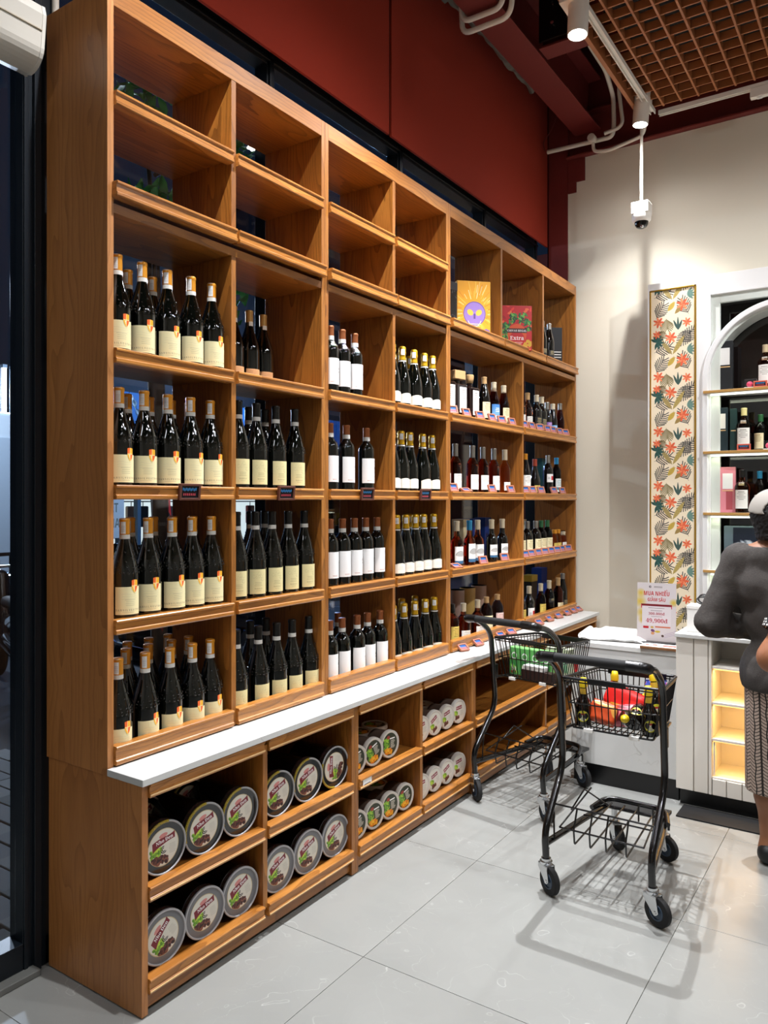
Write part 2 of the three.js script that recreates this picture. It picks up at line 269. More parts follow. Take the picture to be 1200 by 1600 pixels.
{
  const c = thing('dome_camera', 'white security dome camera hanging on a thin white rod', 'camera', [-1.508, 3.5, -5.45]);
  part('rod', rod([0, 0.17, 0], [0, 0.82, 0], 0.011, 10), M.pipe, c);
  part('mount', bx(-0.06, 0.06, 0.09, 0.175, -0.055, 0.055, 0.008), M.lampWhite, c);
  part('shell', lathe([[0.062, 0.10], [0.066, 0.09], [0.064, 0.055], [0.055, 0.045], [0.047, 0.042]], 32), M.lampWhite, c);
  part('dome', lathe([[0.047, 0.044], [0.044, 0.022], [0.033, 0.006], [0.018, -0.001], [0.0001, -0.003]], 32), phys(0x050506, 0.05), c);
  part('lens', new THREE.SphereGeometry(0.012, 14, 10).translate(0.012, 0.004, 0.03), M.chrome, c);
}
{
  const pp = (name, label, lists, r) => { const t = thing(name, label, 'conduit'); lists.forEach((l) => part('pipe', bent(l, r, 0.06, 10), M.pipe, t)); return t; };
  pp('conduit', 'white conduit running across the corner above the back wall', [[[-2.317, 4.345, -5.74], [-1.80, 4.33, -5.74], [-1.785, 4.42, -5.72], [-1.79, 4.62, -5.72], [-1.76, 4.68, -5.45], [-1.72, 4.66, -4.2]]], 0.016);
  pp('conduit', 'white conduit loop turning upward beside the grid edge board', [[[-1.85, 4.352, -5.70], [-1.71, 4.37, -5.70], [-1.745, 4.66, -5.70], [-1.71, 4.74, -5.68]]], 0.014);
  pp('conduit', 'white conduit drooping from the junction towards the dome camera', [[[-1.945, 4.33, -5.72], [-1.94, 4.245, -5.72], [-1.83, 4.225, -5.72], [-1.56, 4.262, -5.70], [-1.52, 4.33, -5.6]]], 0.013);
  const j = thing('junction_box', 'small white junction box joining the conduits in the corner', 'junction box', [-1.945, 4.34, -5.70]); part('body', new THREE.CylinderGeometry(0.03, 0.03, 0.05, 16).rotateX(Math.PI / 2), M.pipe, j); part('lid', new THREE.CylinderGeometry(0.026, 0.026, 0.008, 16).rotateX(Math.PI / 2).translate(0, 0, 0.028), M.lampWhite, j);
  pp('conduit', 'pair of white conduits wrapped under the red beam at the top', [[[-2.16, 5.2, -3.95], [-2.16, 4.43, -4.03], [-1.90, 4.43, -4.03], [-1.84, 4.62, -3.95], [-1.84, 5.2, -3.95]], [[-2.19, 5.2, -4.01], [-2.19, 4.40, -4.09], [-1.88, 4.40, -4.09], [-1.80, 4.60, -4.0], [-1.80, 5.2, -4.0]]], 0.016);
  pp('conduit', 'cream conduit rising on the window frame beside the tall bookcase', [[[-2.44, 3.0, -1.575], [-2.44, 3.6, -1.575]]], 0.012);
  const ca = solo('loose_cable', tube([[-2.33, 4.35, -5.72], [-2.34, 4.42, -5.72], [-2.28, 4.5, -5.72], [-2.22, 4.62, -5.72]], 0.004, 24, 6), M.redSteel, 'thin loose cable hanging from the conduit end in the corner', 'cable');
}
{ // air curtain over the door
  const a = thing('air_curtain', 'white air curtain unit mounted above the glass door', 'air curtain', [-2.43, 3.0, -1.44]);
  const prof = [[0, 0.02]]; for (let i = 0; i <= 8; i++) { const t = -Math.PI / 2 + (i / 8) * Math.PI / 2; prof.push([0.045 + 0.075 * Math.cos(t), 0.08 + 0.075 * Math.sin(t)]); } prof.push([0.13, 0.17], [0.122, 0.2], [0, 0.205]);
  part('casing', profileZ(prof, 0, 1.1, 'z'), std(0xd8d2c6, 0.35), a);
  part('end_cap', profileZ(prof.map(([x, y]) => [x * 1.012, y * 1.006 - 0.001]), -0.012, 0, 'z'), std(0xe2ddd2, 0.4), a);
  part('seam', bx(0.12, 0.128, 0.118, 0.121, 0, 1.1, 0), std(0xb7a98c, 0.5), a);
  part('pull', new THREE.ConeGeometry(0.006, 0.02, 12).translate(0.0, 0.03, -0.02), M.pipe, a);
}
// ---------------------------------------------------------------- bookcases
const FX = -2.098, BX = -2.43, LX = -1.94;
const LIP = (x, y, h = 0.047) => [[x - 0.022, y], [x + 0.013, y], [x + 0.016, y - 0.003], [x + 0.016, y - 0.008], [x + 0.0105, y - 0.0115], [x + 0.0105, y - h + 0.016], [x + 0.0145, y - h + 0.013], [x + 0.0145, y - h + 0.004], [x + 0.012, y - h], [x - 0.022, y - h]];
function strip(root, x, y, z0, z1) { part('trim_strip', bx(x + 0.010, x + 0.0165, y - 0.0395, y - 0.036, z0, z1, 0.001), M.brassAndHighlight, root); }  // pale strip standing in for a highlight on the bead
function bookcase(name, label, z0, z1, divs, topDivs, topRows) {      // z0 nearer, z1 farther
  const t = thing(name, label, 'bookcase', [BX, 0, z0]), X = (x) => x - BX, Z = (z) => z - z0, W = 0.024, P = (n, g, m) => part(n, g.translate(-BX, 0, -z0), m || (n === 'shelf_lip' ? M.lip : M.wood), t);
  const near = z0 - W, far = z1 + W;
  P('side_panel', bx(BX, FX, 0.7225, 3.26, z0, near, 0.0015), z0 > -1.6 ? M.paintedLitWood : undefined); P('side_panel', bx(BX, FX, 0.7225, 3.26, z1, far, 0.0015));
  P('top_panel', bx(BX, FX, 3.19, 3.26, near, far, 0.0015, 'z'));
  P('mid_panel', bx(BX, FX - 0.002, 2.525, 2.556, near, far, 0.0015, 'z'));
  P('base_panel', bx(BX, FX - 0.01, 0.7235, 0.747, near, far, 0.001, 'z'));
  const edges = (ds) => [near, ...ds.flatMap((d) => [d + W / 2, d - W / 2]), far];
  const e = edges(divs), te = edges(topDivs);
  for (const d of divs) P('divider', bx(BX, FX - 0.001, 0.747, 2.525, d - W / 2, d + W / 2, 0.0015));
  for (const d of topDivs) P('divider', bx(BX, FX - 0.001, 2.60, 3.19, d - W / 2, d + W / 2, 0.0015));
  for (let i = 0; i < e.length; i += 2) {
    for (const y of [2.09, 1.65, 1.215]) { P('shelf', bx(BX, FX - 0.023, y - 0.03, y - 0.006, e[i], e[i + 1], 0.001, 'z')); P('shelf_lip', profileZ(LIP(FX, y), e[i] - 0.0005, e[i + 1] + 0.0005)); }
    P('shelf_lip', profileZ(LIP(FX, 0.81, 0.06), e[i] - 0.0005, e[i + 1] + 0.0005));
  }
  P('top_base_panel', bx(BX, FX - 0.023, 2.578, 2.604, near, far, 0.001, 'z'));
  for (let i = 0; i < te.length; i += 2) {
    P('shelf_lip', profileZ(LIP(FX + 0.012, 2.622, 0.05), te[i] + 0.006, te[i + 1] - 0.006));
    for (const y of topRows) { P('shelf', bx(BX, FX - 0.023, y - 0.03, y - 0.006, te[i], te[i + 1], 0.001, 'z')); P('shelf_lip', profileZ(LIP(FX, y), te[i] - 0.0005, te[i + 1] + 0.0005)); }
  }
  return t;
}
bookcase('bookcase', 'tall wooden bookcase at the near end with orange-capped wine', -1.535, -2.648, [-2.094], [-2.094], [2.917]);
bookcase('bookcase', 'middle wooden bookcase holding white-labelled and yellow-foiled bottles', -2.649, -3.752, [-3.202], [-3.202], [2.917]);
bookcase('bookcase', 'far wide wooden bookcase with spirits and two bright cartons', -3.753, -5.778, [-4.773], [-4.442, -5.122], []);
function lowerCase(label, z0, z1, d, mid = true) {
  const t = thing('base_cabinet', label, 'cabinet', [BX, 0, z0]), W = 0.024, P = (n, g, m) => part(n, g.translate(-BX, 0, -z0), m || (n === 'shelf_lip' ? M.lip : M.wood), t);
  const near = z0 - W, far = z1 + W, e = [near, d + W / 2, d - W / 2, far];
  P('side_panel', bx(BX, LX, 0.004, 0.722, z0, near, 0.0015), z0 > -1.6 ? M.paintedLitWood : undefined); P('side_panel', bx(BX, LX, 0.004, 0.722, z1, far, 0.0015));
  P('divider', bx(BX, LX - 0.001, 0.1, 0.70, d - W / 2, d + W / 2, 0.0015));
  P('back_panel', bx(BX, BX + 0.012, 0.1, 0.70, near, far, 0)); P('top_panel', bx(BX, LX - 0.022, 0.70, 0.722, near, far, 0.001, 'z'));
  P('kick_panel', bx(LX - 0.03, LX - 0.012, 0.018, 0.072, near, far, 0.001, 'z'));
  P('bottom_panel', bx(BX, LX - 0.022, 0.082, 0.104, near, far, 0.001, 'z'));
  const strips = [];
  for (let i = 0; i < 4; i += 2) {
    P('shelf', bx(BX, LX - 0.022, 0.368, 0.392, e[i], e[i + 1], 0.001, 'z'));
    for (const [y, h] of [[0.722, 0.045], [0.40, 0.047], [0.114, 0.047]]) { P('shelf_lip', profileZ(LIP(LX - 0.004, y, h), e[i] - 0.0005, e[i + 1] + 0.0005)); P('trim_strip', bx(LX + 0.0085, LX + 0.0125, y - h + 0.006, y - h + 0.011, e[i], e[i + 1], 0.001), M.brassAndHighlight); }  // pale strip paints the bright highlight along each lip bead
  }
  return t;
}
lowerCase('low wooden cabinet at the near end with large black tubs', -1.543, -2.655, -2.097);
lowerCase('middle low wooden cabinet holding small white-rimmed tubs', -2.656, -3.751, -3.205);
lowerCase('far low wooden cabinet with empty shelves behind the cart', -3.752, -5.79, -4.78);
{
  const g = bx(-2.0965, -1.922, 0.7225, 0.745, -5.80, -1.532, 0.002, 'z');
  solo('countertop', g, M.stone, 'long white stone countertop ledge in front of the bookcases', 'countertop');
}
// ---------------------------------------------------------------- prints
const lines = (g, x, y, w, n, gap, col, lw = 1.5, jit = 0.35) => { g.fillStyle = col; for (let i = 0; i < n; i++) { const k = w * (1 - jit * rnd()); g.fillRect(x + (w - k) / 2, y + i * gap, k, lw); } };
T.sans = canvasTex(256, 256, (g) => { g.fillStyle = '#e9dfae'; g.fillRect(0, 0, 256, 256); g.strokeStyle = '#d8cfa6'; g.lineWidth = 3; for (let i = 0; i < 3; i++) { g.beginPath(); g.moveTo(60, 70 + i * 22); g.bezierCurveTo(110, 50 + i * 26, 150, 90 + i * 16, 215, 62 + i * 20); g.stroke(); } lines(g, 90, 118, 110, 4, 17, '#a89f7e', 2.5); g.fillStyle = '#6b6250'; g.font = '24px serif'; g.textAlign = 'center'; g.fillText('S A N S I L V E S T R O', 128, 222); g.fillRect(70, 234, 116, 1.5); });
T.crest = canvasTex(64, 96, (g) => { g.fillStyle = '#ed6a2b'; g.fillRect(0, 0, 64, 96); g.fillStyle = '#f6b22c'; g.fillRect(32, 0, 32, 44); g.fillRect(0, 44, 32, 52); g.fillStyle = '#fbe3a0'; g.fillRect(29, 0, 5, 96); g.fillRect(0, 42, 64, 5); });
T.barolo = canvasTex(256, 256, (g) => { g.fillStyle = '#d8cd98'; g.fillRect(0, 0, 256, 256); g.strokeStyle = '#b7ad80'; g.lineWidth = 2; for (let i = 0; i < 16; i++) { g.beginPath(); g.arc(60 + rnd() * 140, 40 + rnd() * 66, 8 + rnd() * 16, 0, 6.3 * rnd()); g.stroke(); } lines(g, 60, 136, 136, 3, 16, '#948a64', 3); g.fillStyle = '#70674b'; g.font = '20px serif'; g.textAlign = 'center'; g.fillText('B A R O L O', 128, 206); lines(g, 80, 220, 96, 1, 9, '#948a64', 2); });
T.blanc = canvasTex(256, 384, (g) => { g.fillStyle = '#e9e8e6'; g.fillRect(0, 0, 256, 384); lines(g, 80, 340, 100, 2, 12, '#a46d60', 4, 0.2); g.fillStyle = '#3b3533'; g.beginPath(); g.ellipse(238, 150, 8, 22, 0.3, 0, 7); g.ellipse(246, 196, 7, 14, -0.3, 0, 7); g.fill(); lines(g, 165, 60, 60, 2, 9, '#c7c4c0', 3); });
T.prosecco = canvasTex(256, 128, (g) => { g.fillStyle = '#eae7da'; g.fillRect(0, 0, 256, 128); g.strokeStyle = '#bdb59c'; g.lineWidth = 2; g.strokeRect(8, 8, 240, 112); lines(g, 70, 44, 116, 3, 16, '#b5ae98', 3); });
T.tan = canvasTex(256, 128, (g) => { g.fillStyle = '#b98a5c'; g.fillRect(0, 0, 256, 128); lines(g, 40, 26, 176, 5, 20, '#7d5a39', 3); });
T.sticker = canvasTex(64, 128, (g) => { g.fillStyle = '#e4e4e2'; g.fillRect(0, 0, 64, 128); lines(g, 6, 60, 52, 7, 8, '#9a9a9c', 2); });
T.tagScreen = canvasTex(128, 80, (g) => { g.fillStyle = '#10131c'; g.fillRect(0, 0, 128, 80); g.fillStyle = '#3d8fd0'; for (let i = 0; i < 9; i++) g.fillRect(10 + i * 12, 12 + 4 * (i % 2), 9, 18); g.fillStyle = '#c64a56'; for (let i = 0; i < 7; i++) g.fillRect(16 + i * 14, 48, 9, 16); });
T.tagScreen2 = canvasTex(128, 80, (g) => { g.fillStyle = '#8a7480'; g.fillRect(0, 0, 128, 80); g.fillStyle = '#2c5a9a'; g.fillRect(0, 0, 128, 34); g.fillStyle = '#b4404e'; for (let i = 0; i < 8; i++) g.fillRect(10 + i * 14, 46, 9, 18); });
T.grapeLid = canvasTex(512, 512, (g) => {
  g.fillStyle = '#d9d3c2'; g.fillRect(0, 0, 512, 512); g.save(); g.beginPath(); g.arc(256, 256, 250, 0, 7); g.fillStyle = '#e3dfd2'; g.fill(); g.lineWidth = 10; g.strokeStyle = '#cbb98d'; g.stroke(); g.clip();
  for (let i = 0; i < 40; i++) { g.fillStyle = ['#7cae2c', '#9fcf3e', '#c4de4a', '#5f9424'][i % 4]; g.beginPath(); g.ellipse(40 + rnd() * 170, 250 + rnd() * 100, 30, 18, rnd() * 3, 0, 7); g.fill(); }
  for (let i = 0; i < 60; i++) { g.fillStyle = ['#4a2320', '#6b3a30', '#35181a', '#84503f'][i % 4]; g.beginPath(); g.arc(60 + rnd() * 260, 370 + rnd() * 100, 18 + rnd() * 14, 0, 7); g.fill(); }
  g.restore(); g.save(); g.translate(270, 168); g.rotate(-0.12); g.fillStyle = '#7d1626'; g.beginPath(); g.moveTo(-190, -32); g.quadraticCurveTo(-60, -62, 60, -40); g.quadraticCurveTo(150, -40, 190, -60); g.lineTo(180, 36); g.quadraticCurveTo(60, 30, -30, 48); g.quadraticCurveTo(-130, 56, -200, 96); g.closePath(); g.fill();
  g.fillStyle = '#d88b86'; g.beginPath(); g.ellipse(0, -74, 70, 30, 0, 0, 7); g.fill(); g.fillStyle = '#fff'; g.font = 'bold 66px serif'; g.textAlign = 'center'; g.fillText('Nho \u0110en', 10, 20); g.restore();
  g.strokeStyle = '#1c1a1c'; g.lineWidth = 13; for (const r of [24, 46]) { g.beginPath(); g.arc(262, 292, r, 0.6, 4.9); g.stroke(); } lines(g, 340, 250, 130, 7, 20, '#b9b4a6', 5);
});
T.whiteLid = canvasTex(384, 384, (g) => {
  g.fillStyle = '#dcd8cc'; g.fillRect(0, 0, 384, 384); g.beginPath(); g.arc(192, 192, 188, 0, 7); g.fillStyle = '#e4e1d6'; g.fill();
  for (let i = 0; i < 26; i++) { g.fillStyle = ['#7cae2c', '#9fcf3e', '#c4de4a'][i % 3]; g.beginPath(); g.ellipse(60 + rnd() * 90, 185 + rnd() * 70, 24, 15, rnd() * 3, 0, 7); g.fill(); }
  for (let i = 0; i < 30; i++) { g.fillStyle = ['#4a2320', '#6b3a30', '#84503f'][i % 3]; g.beginPath(); g.arc(90 + rnd() * 120, 280 + rnd() * 60, 14 + rnd() * 9, 0, 7); g.fill(); }
  g.fillStyle = '#8a1b2a'; g.save(); g.translate(192, 120); g.rotate(-0.1); g.fillRect(-90, -34, 190, 68); g.fillStyle = '#fff'; g.font = 'bold 40px serif'; g.textAlign = 'center'; g.fillText('Nho \u0110en', 4, 14); g.restore(); lines(g, 230, 180, 110, 6, 18, '#b0ab9e', 4);
});
T.fruitLid = canvasTex(384, 384, (g) => {
  g.fillStyle = '#2c3322'; g.fillRect(0, 0, 384, 384);
  for (let i = 0; i < 40; i++) { g.fillStyle = ['#6fae2c', '#3f7a22', '#a8d040'][i % 3]; g.beginPath(); g.ellipse(40 + rnd() * 130, 90 + rnd() * 160, 30, 18, rnd() * 3, 0, 7); g.fill(); }
  for (let i = 0; i < 34; i++) { g.fillStyle = ['#f0a51e', '#f7c52e', '#e77f16'][i % 3]; g.beginPath(); g.ellipse(70 + rnd() * 170, 270 + rnd() * 80, 30, 22, rnd() * 3, 0, 7); g.fill(); }
  g.fillStyle = '#a23428'; g.beginPath(); g.ellipse(150, 74, 40, 30, 0, 0, 7); g.fill(); g.fillStyle = '#e8e3d4'; for (let i = 0; i < 9; i++) g.fillRect(210, 130 + i * 16, 120 - rnd() * 40, 7); g.fillStyle = '#fff'; g.fillRect(190, 90, 130, 22);
});
T.silver = dataTex(128, 128, (u, v) => { const a = 0.5 + 0.5 * n2(u * 40, v * 40), h = n2(u * 60 + 9, v * 60); return h > 0.45 ? [0.55 + a * 0.4, 0.5 + 0.3 * Math.sin(a * 9), 0.35 + a * 0.3] : [0.12, 0.11, 0.1]; });
// ---------------------------------------------------------------- wine bottles
const BURG = [[0, 0.004], [0.03, 0.003], [0.039, 0], [0.0425, 0.003], [0.0438, 0.009], [0.0438, 0.128], [0.0432, 0.14], [0.0405, 0.156], [0.0345, 0.178], [0.027, 0.2], [0.0205, 0.22], [0.0165, 0.236], [0.0148, 0.25], [0.0143, 0.262], [0.0143, 0.30], [0, 0.30]];
const BORD = [[0, 0.004], [0.026, 0.003], [0.034, 0], [0.0368, 0.003], [0.0378, 0.009], [0.0378, 0.186], [0.0365, 0.2], [0.0315, 0.213], [0.0225, 0.224], [0.0165, 0.234], [0.0146, 0.246], [0.0142, 0.30], [0, 0.30]];
const CHAMP = [[0, 0.004], [0.03, 0.003], [0.039, 0], [0.0425, 0.003], [0.0436, 0.01], [0.0436, 0.11], [0.0425, 0.128], [0.038, 0.152], [0.0315, 0.178], [0.025, 0.204], [0.0195, 0.23], [0.0168, 0.25], [0.0158, 0.262], [0.0158, 0.30], [0, 0.30]];
const wineEmb = M.wine;
const letters = (() => { const L = []; for (let i = 0; i < 62; i++) { const y = i < 46 ? 0.138 + (i % 3) * 0.0085 + rr(-0.0015, 0.0015) : rr(0.165, 0.225), a = i < 46 ? Math.floor(i / 3) * 0.4 + rr(-0.1, 0.1) : rr(0, 6.28); let r = 0; for (let k = 1; k < BURG.length; k++) if (BURG[k][1] >= y && BURG[k - 1][1] < y) { const t = (y - BURG[k - 1][1]) / (BURG[k][1] - BURG[k - 1][1]); r = BURG[k - 1][0] + (BURG[k][0] - BURG[k - 1][0]) * t; } const g = new THREE.SphereGeometry(1, 10, 8); g.scale(rr(0.0024, 0.0044), rr(0.0022, 0.004), 0.0021); g.rotateZ(rr(-0.6, 0.6)); g.translate(0, 0, r); g.rotateY(a); g.translate(0, y, 0); L.push(g); } return merge(L); })();
const capsule = (r, h, y1) => lathe([[r, y1 - h], [r + 0.0004, y1 - h + 0.002], [r, y1 - 0.012], [r + 0.0012, y1 - 0.011], [r + 0.0012, y1 - 0.004], [r, y1 - 0.001], [r - 0.002, y1], [0, y1 + 0.0004]], 24);
const mat = (t, rough = 0.7) => std(0xffffff, rough, 0, { map: t });
const MS = { sans: mat(T.sans), crest: mat(T.crest, 0.4), barolo: mat(T.barolo), blanc: mat(T.blanc), pros: mat(T.prosecco), tan: mat(T.tan), sticker: mat(T.sticker) };
const PARK = [0, -30, 0];
const bottleKinds = {
  orange() { const t = thing('wine_bottle', 'x', 'bottle', PARK); part('glass_body', lathe(BURG, 40), M.wine, t); part('raised_lettering', letters, M.wine, t); part('label', arc(0.0443, 0.083, 0.013, 0.95), MS.sans, t); part('capsule', capsule(0.0156, 0.05, 0.301), M.capGold, t); part('collar', arc(0.0163, 0.016, 0.235, Math.PI, 24), M.collar, t);
    const sh = new THREE.Shape(); sh.moveTo(-0.011, 0.014); sh.quadraticCurveTo(0, 0.018, 0.011, 0.014); sh.lineTo(0.011, -0.004); sh.quadraticCurveTo(0.009, -0.016, 0, -0.024); sh.quadraticCurveTo(-0.009, -0.016, -0.011, -0.004); sh.closePath();
    const g = new THREE.ShapeGeometry(sh, 8), p = g.attributes.position, uv = g.attributes.uv; for (let i = 0; i < p.count; i++) { const x = p.getX(i), a = 0.45 + x / 0.0445; uv.setXY(i, (x + 0.011) / 0.022, (p.getY(i) + 0.024) / 0.04); p.setXYZ(i, Math.sin(a) * 0.0448, p.getY(i) + 0.101, Math.cos(a) * 0.0448); } g.computeVertexNormals();
    part('emblem', g, MS.crest, t); part('sticker', arc(0.0166, 0.045, 0.254, 0.5, 6, -0.6), MS.sticker, t); return t; },
  barolo() { const t = thing('wine_bottle', 'x', 'bottle', PARK); part('glass_body', lathe(BURG, 40), M.wine, t); part('raised_lettering', letters, M.wine, t); part('label', arc(0.0443, 0.085, 0.016, 0.8), MS.barolo, t); part('capsule', capsule(0.0156, 0.052, 0.301), M.capBlack, t); part('collar', arc(0.0164, 0.014, 0.238, Math.PI, 24), M.collar, t); return t; },
  tan() { const t = thing('wine_bottle', 'x', 'bottle', PARK); part('glass_body', lathe(BURG, 40), M.wine, t); part('label', arc(0.0443, 0.04, 0.02, 0.75), MS.tan, t); part('capsule', capsule(0.0156, 0.05, 0.301), phys(0xb98d4e, 0.35, { metalness: 0.4 }), t); part('collar', arc(0.0164, 0.022, 0.232, 0.7, 10, 0.2), M.collar, t); return t; },
  white() { const t = thing('wine_bottle', 'x', 'bottle', PARK); part('glass_body', lathe(BORD, 40), M.wine, t); part('label', arc(0.0382, 0.116, 0.038, 1.0), MS.blanc, t); part('capsule', capsule(0.0155, 0.045, 0.301), M.capCopper, t); part('collar', arc(0.0163, 0.018, 0.238, Math.PI, 24), M.collar, t); return t; },
  yellow() { const t = thing('sparkling_wine_bottle', 'x', 'bottle', PARK); part('glass_body', lathe(CHAMP, 40), wineEmb, t);
    const g = arc(0.0441, 0.05, 0.018, 0.95), p = g.attributes.position; for (let i = 0; i < p.count; i++) if (p.getY(i) > 0.04) p.setY(i, p.getY(i) - 0.016 * (1 - Math.cos(Math.atan2(p.getX(i), p.getZ(i)) * 1.2))); part('label', g, MS.pros, t);
    part('foil', lathe([[0.0188, 0.226], [0.0194, 0.228], [0.0172, 0.252], [0.0168, 0.262], [0.0195, 0.27], [0.0198, 0.276], [0.0178, 0.284], [0.0186, 0.292], [0.018, 0.302], [0.013, 0.307], [0, 0.308]], 24), M.foil, t); part('collar', arc(0.0198, 0.013, 0.222, Math.PI, 24), M.collar, t); part('sticker', arc(0.0205, 0.03, 0.262, 0.5, 6, -0.5), MS.sticker, t); return t; },
};
const ORD = ['first', 'second', 'third', 'fourth', 'fifth', 'sixth', 'seventh', 'eighth', 'ninth'], SH = { 4: 'top bottle shelf', 3: 'second bottle shelf', 2: 'third bottle shelf', 1: 'bottom bottle shelf' }, BAY = { A1: 'leftmost bay', A2: 'second bay', B1: 'third bay', B2: 'fourth bay', C1: 'fifth bay', C2: 'rightmost bay' };
const SHELF_Y = { 4: 2.0845, 3: 1.6445, 2: 1.2095, 1: 0.7475 };
const WINE = { orange: 'orange-capped wine bottle', barolo: 'black-capped wine bottle', tan: 'gold-capped wine bottle', white: 'copper-capped wine bottle', yellow: 'yellow-foiled sparkling bottle' };
const protos = {}, SIZE = { orange: [1.06, 1.1, 1.06], barolo: [1.03, 1.15, 1.03], tan: [1.02, 1.04, 1.02], white: [1.04, 1.02, 1.04], yellow: [1.03, 1.03, 1.03] };
function setBottle(kind, bay, row, where, x, z, n, total) {
  const first = !protos[kind], o = first ? (protos[kind] = bottleKinds[kind]()) : copyOf(protos[kind]); if (first) o.scale.set(...SIZE[kind]);
  o.userData.label = `${WINE[kind]}, ${where === 'front' ? (total > 1 && n === total - 1 ? 'last' : ORD[n]) : ORD[n]} from left in ${where} row, ${SH[row]}, ${BAY[bay]}`;
  if (where === 'front' && n === total - 1) o.userData.label = `${WINE[kind]}, rightmost in front row, ${SH[row]}, ${BAY[bay]}`;
  o.userData.group = WINE[kind] + 's on the ' + SH[row] + ' of the ' + BAY[bay];
  o.position.set(x + rr(-0.005, 0.005), SHELF_Y[row] + 0.0005, z); o.rotation.y = THREE.MathUtils.degToRad(68 + rr(-9, 9));
}
const WINES = [
  ['A1', 'orange', { 4: [[-1.619, -1.72, -1.828, -1.932, -2.035], [-1.748, -1.855]], 3: [[-1.624, -1.723, -1.831, -1.929, -2.032], [-1.74, -1.842, -1.945, -2.03]], 2: [[-1.642, -1.742, -1.843, -1.938, -2.032], [-1.756, -1.86, -1.95, -2.045]], 1: [[-1.617, -1.731, -1.834, -1.938, -2.029], [-1.735, -1.835, -1.94, -2.03], [-1.823, -1.919, -2.014]] }],
  ['A2', 'barolo', { 3: [[-2.17, -2.273, -2.387, -2.517], [-2.352, -2.453]], 2: [[-2.17, -2.273, -2.368, -2.471, -2.576], [-2.359, -2.453]], 1: [[-2.17, -2.292, -2.395, -2.492, -2.605], [-2.367, -2.461]] }],
  ['B1', 'white', { 4: [[-2.755, -2.848, -2.948], []], 3: [[-2.755, -2.877, -3.043], []], 2: [[-2.758, -2.848, -2.938, -3.043, -3.142], []], 1: [[-2.758, -2.853, -2.964, -3.054, -3.155], [-2.97]] }],
  ['B2', 'yellow', { 4: [[-3.27, -3.371, -3.478, -3.59, -3.68], [-3.511, -3.616]], 3: [[-3.262, -3.352, -3.442, -3.564, -3.673], []], 2: [[-3.31, -3.402, -3.498, -3.59, -3.694], [-3.616, -3.715]], 1: [[-3.285, -3.389, -3.491, -3.597, -3.701], [-3.44, -3.543, -3.69]] }],
];
for (const [bay, kind, rows] of WINES) for (const row of [4, 3, 2, 1]) if (rows[row]) rows[row].forEach((zs, w) => zs.forEach((z, i) => setBottle(kind, bay, row, ['front', 'middle', 'back'][w], [-2.156, -2.272, -2.374][w], z, i, zs.length)));
[-2.27, -2.36, -2.4495].forEach((z, i) => setBottle("tan", "A2", 4, "front", -2.275, z, i, 3));
// ---------------------------------------------------------------- spirits
function print2(bg, ink, accent) { return canvasTex(128, 160, (g) => { g.fillStyle = bg; g.fillRect(0, 0, 128, 160); if (accent) { g.fillStyle = accent; g.fillRect(0, 104, 128, 34); } lines(g, 20, 28, 88, 5, 13, ink, 4, 0.5); g.fillStyle = ink; g.fillRect(34, 14, 60, 6); }); }
const LB = { white: mat(print2('#e9e6de', '#8a857b')), cream: mat(print2('#e6d9ae', '#8b7a4a')), yellow: mat(print2('#d9bf5c', '#77602a')), blue: mat(canvasTex(128, 160, (g) => { const k = g.createLinearGradient(0, 0, 0, 160); k.addColorStop(0, '#3b78b8'); k.addColorStop(0.55, '#6fa4d4'); k.addColorStop(1, '#2b5387'); g.fillStyle = k; g.fillRect(0, 0, 128, 160); lines(g, 40, 34, 70, 3, 15, '#e9f0f6', 6); g.fillStyle = '#c9d9e6'; g.beginPath(); g.moveTo(0, 130); g.lineTo(50, 100); g.lineTo(90, 124); g.lineTo(128, 106); g.lineTo(128, 136); g.lineTo(0, 140); g.fill(); })), purple: mat(print2('#8d63ad', '#d8c8e2')), sky: mat(print2('#5aa3d6', '#e6f1f8')), pink: mat(print2('#e2c3ba', '#9a6f66')), black: mat(print2('#1b1a19', '#b9a878')), stag: mat(canvasTex(128, 160, (g) => { g.fillStyle = '#e4e3de'; g.fillRect(0, 0, 128, 160); g.strokeStyle = '#23211f'; g.lineWidth = 6; for (let i = 0; i < 4; i++) { g.beginPath(); g.arc(64, 100, 16 + i * 13, 3.5, 5.9); g.stroke(); } g.fillStyle = '#2c5f86'; g.fillRect(0, 132, 128, 28); })), redwhite: mat(canvasTex(128, 160, (g) => { g.fillStyle = '#e6e4e0'; g.fillRect(0, 0, 128, 160); g.fillStyle = '#b8262a'; g.fillRect(60, 40, 68, 80); lines(g, 10, 60, 40, 4, 12, '#555', 4); })), teal: mat(print2('#dfe6e2', '#4d7f86', '#2f8796')) };
const glass = (c, d) => new THREE.MeshPhysicalMaterial({ color: 0xffffff, roughness: 0.02, transmission: 1, thickness: 0.05, ior: 1.36, attenuationColor: new THREE.Color(c), attenuationDistance: d });
const GL = { amber: glass(0xd07424, 0.08), rust: glass(0xb0481c, 0.06), brown: glass(0x7a3418, 0.035), dark: phys(0x070504, 0.05, { clearcoat: 0.5, clearcoatRoughness: 0.03 }), green: glass(0x2c4a26, 0.02), gold: glass(0xdd9a2a, 0.05) };
const CAPS = { wood: M.cork, black: M.capBlack, gold: M.capGold, silver: std(0x9b978f, 0.35, 0.8), pale: std(0xcabb9d, 0.6), blue: std(0x2c86b4, 0.4, 0.3), red: std(0xa8452f, 0.4, 0.2), green: std(0x245a33, 0.4) };
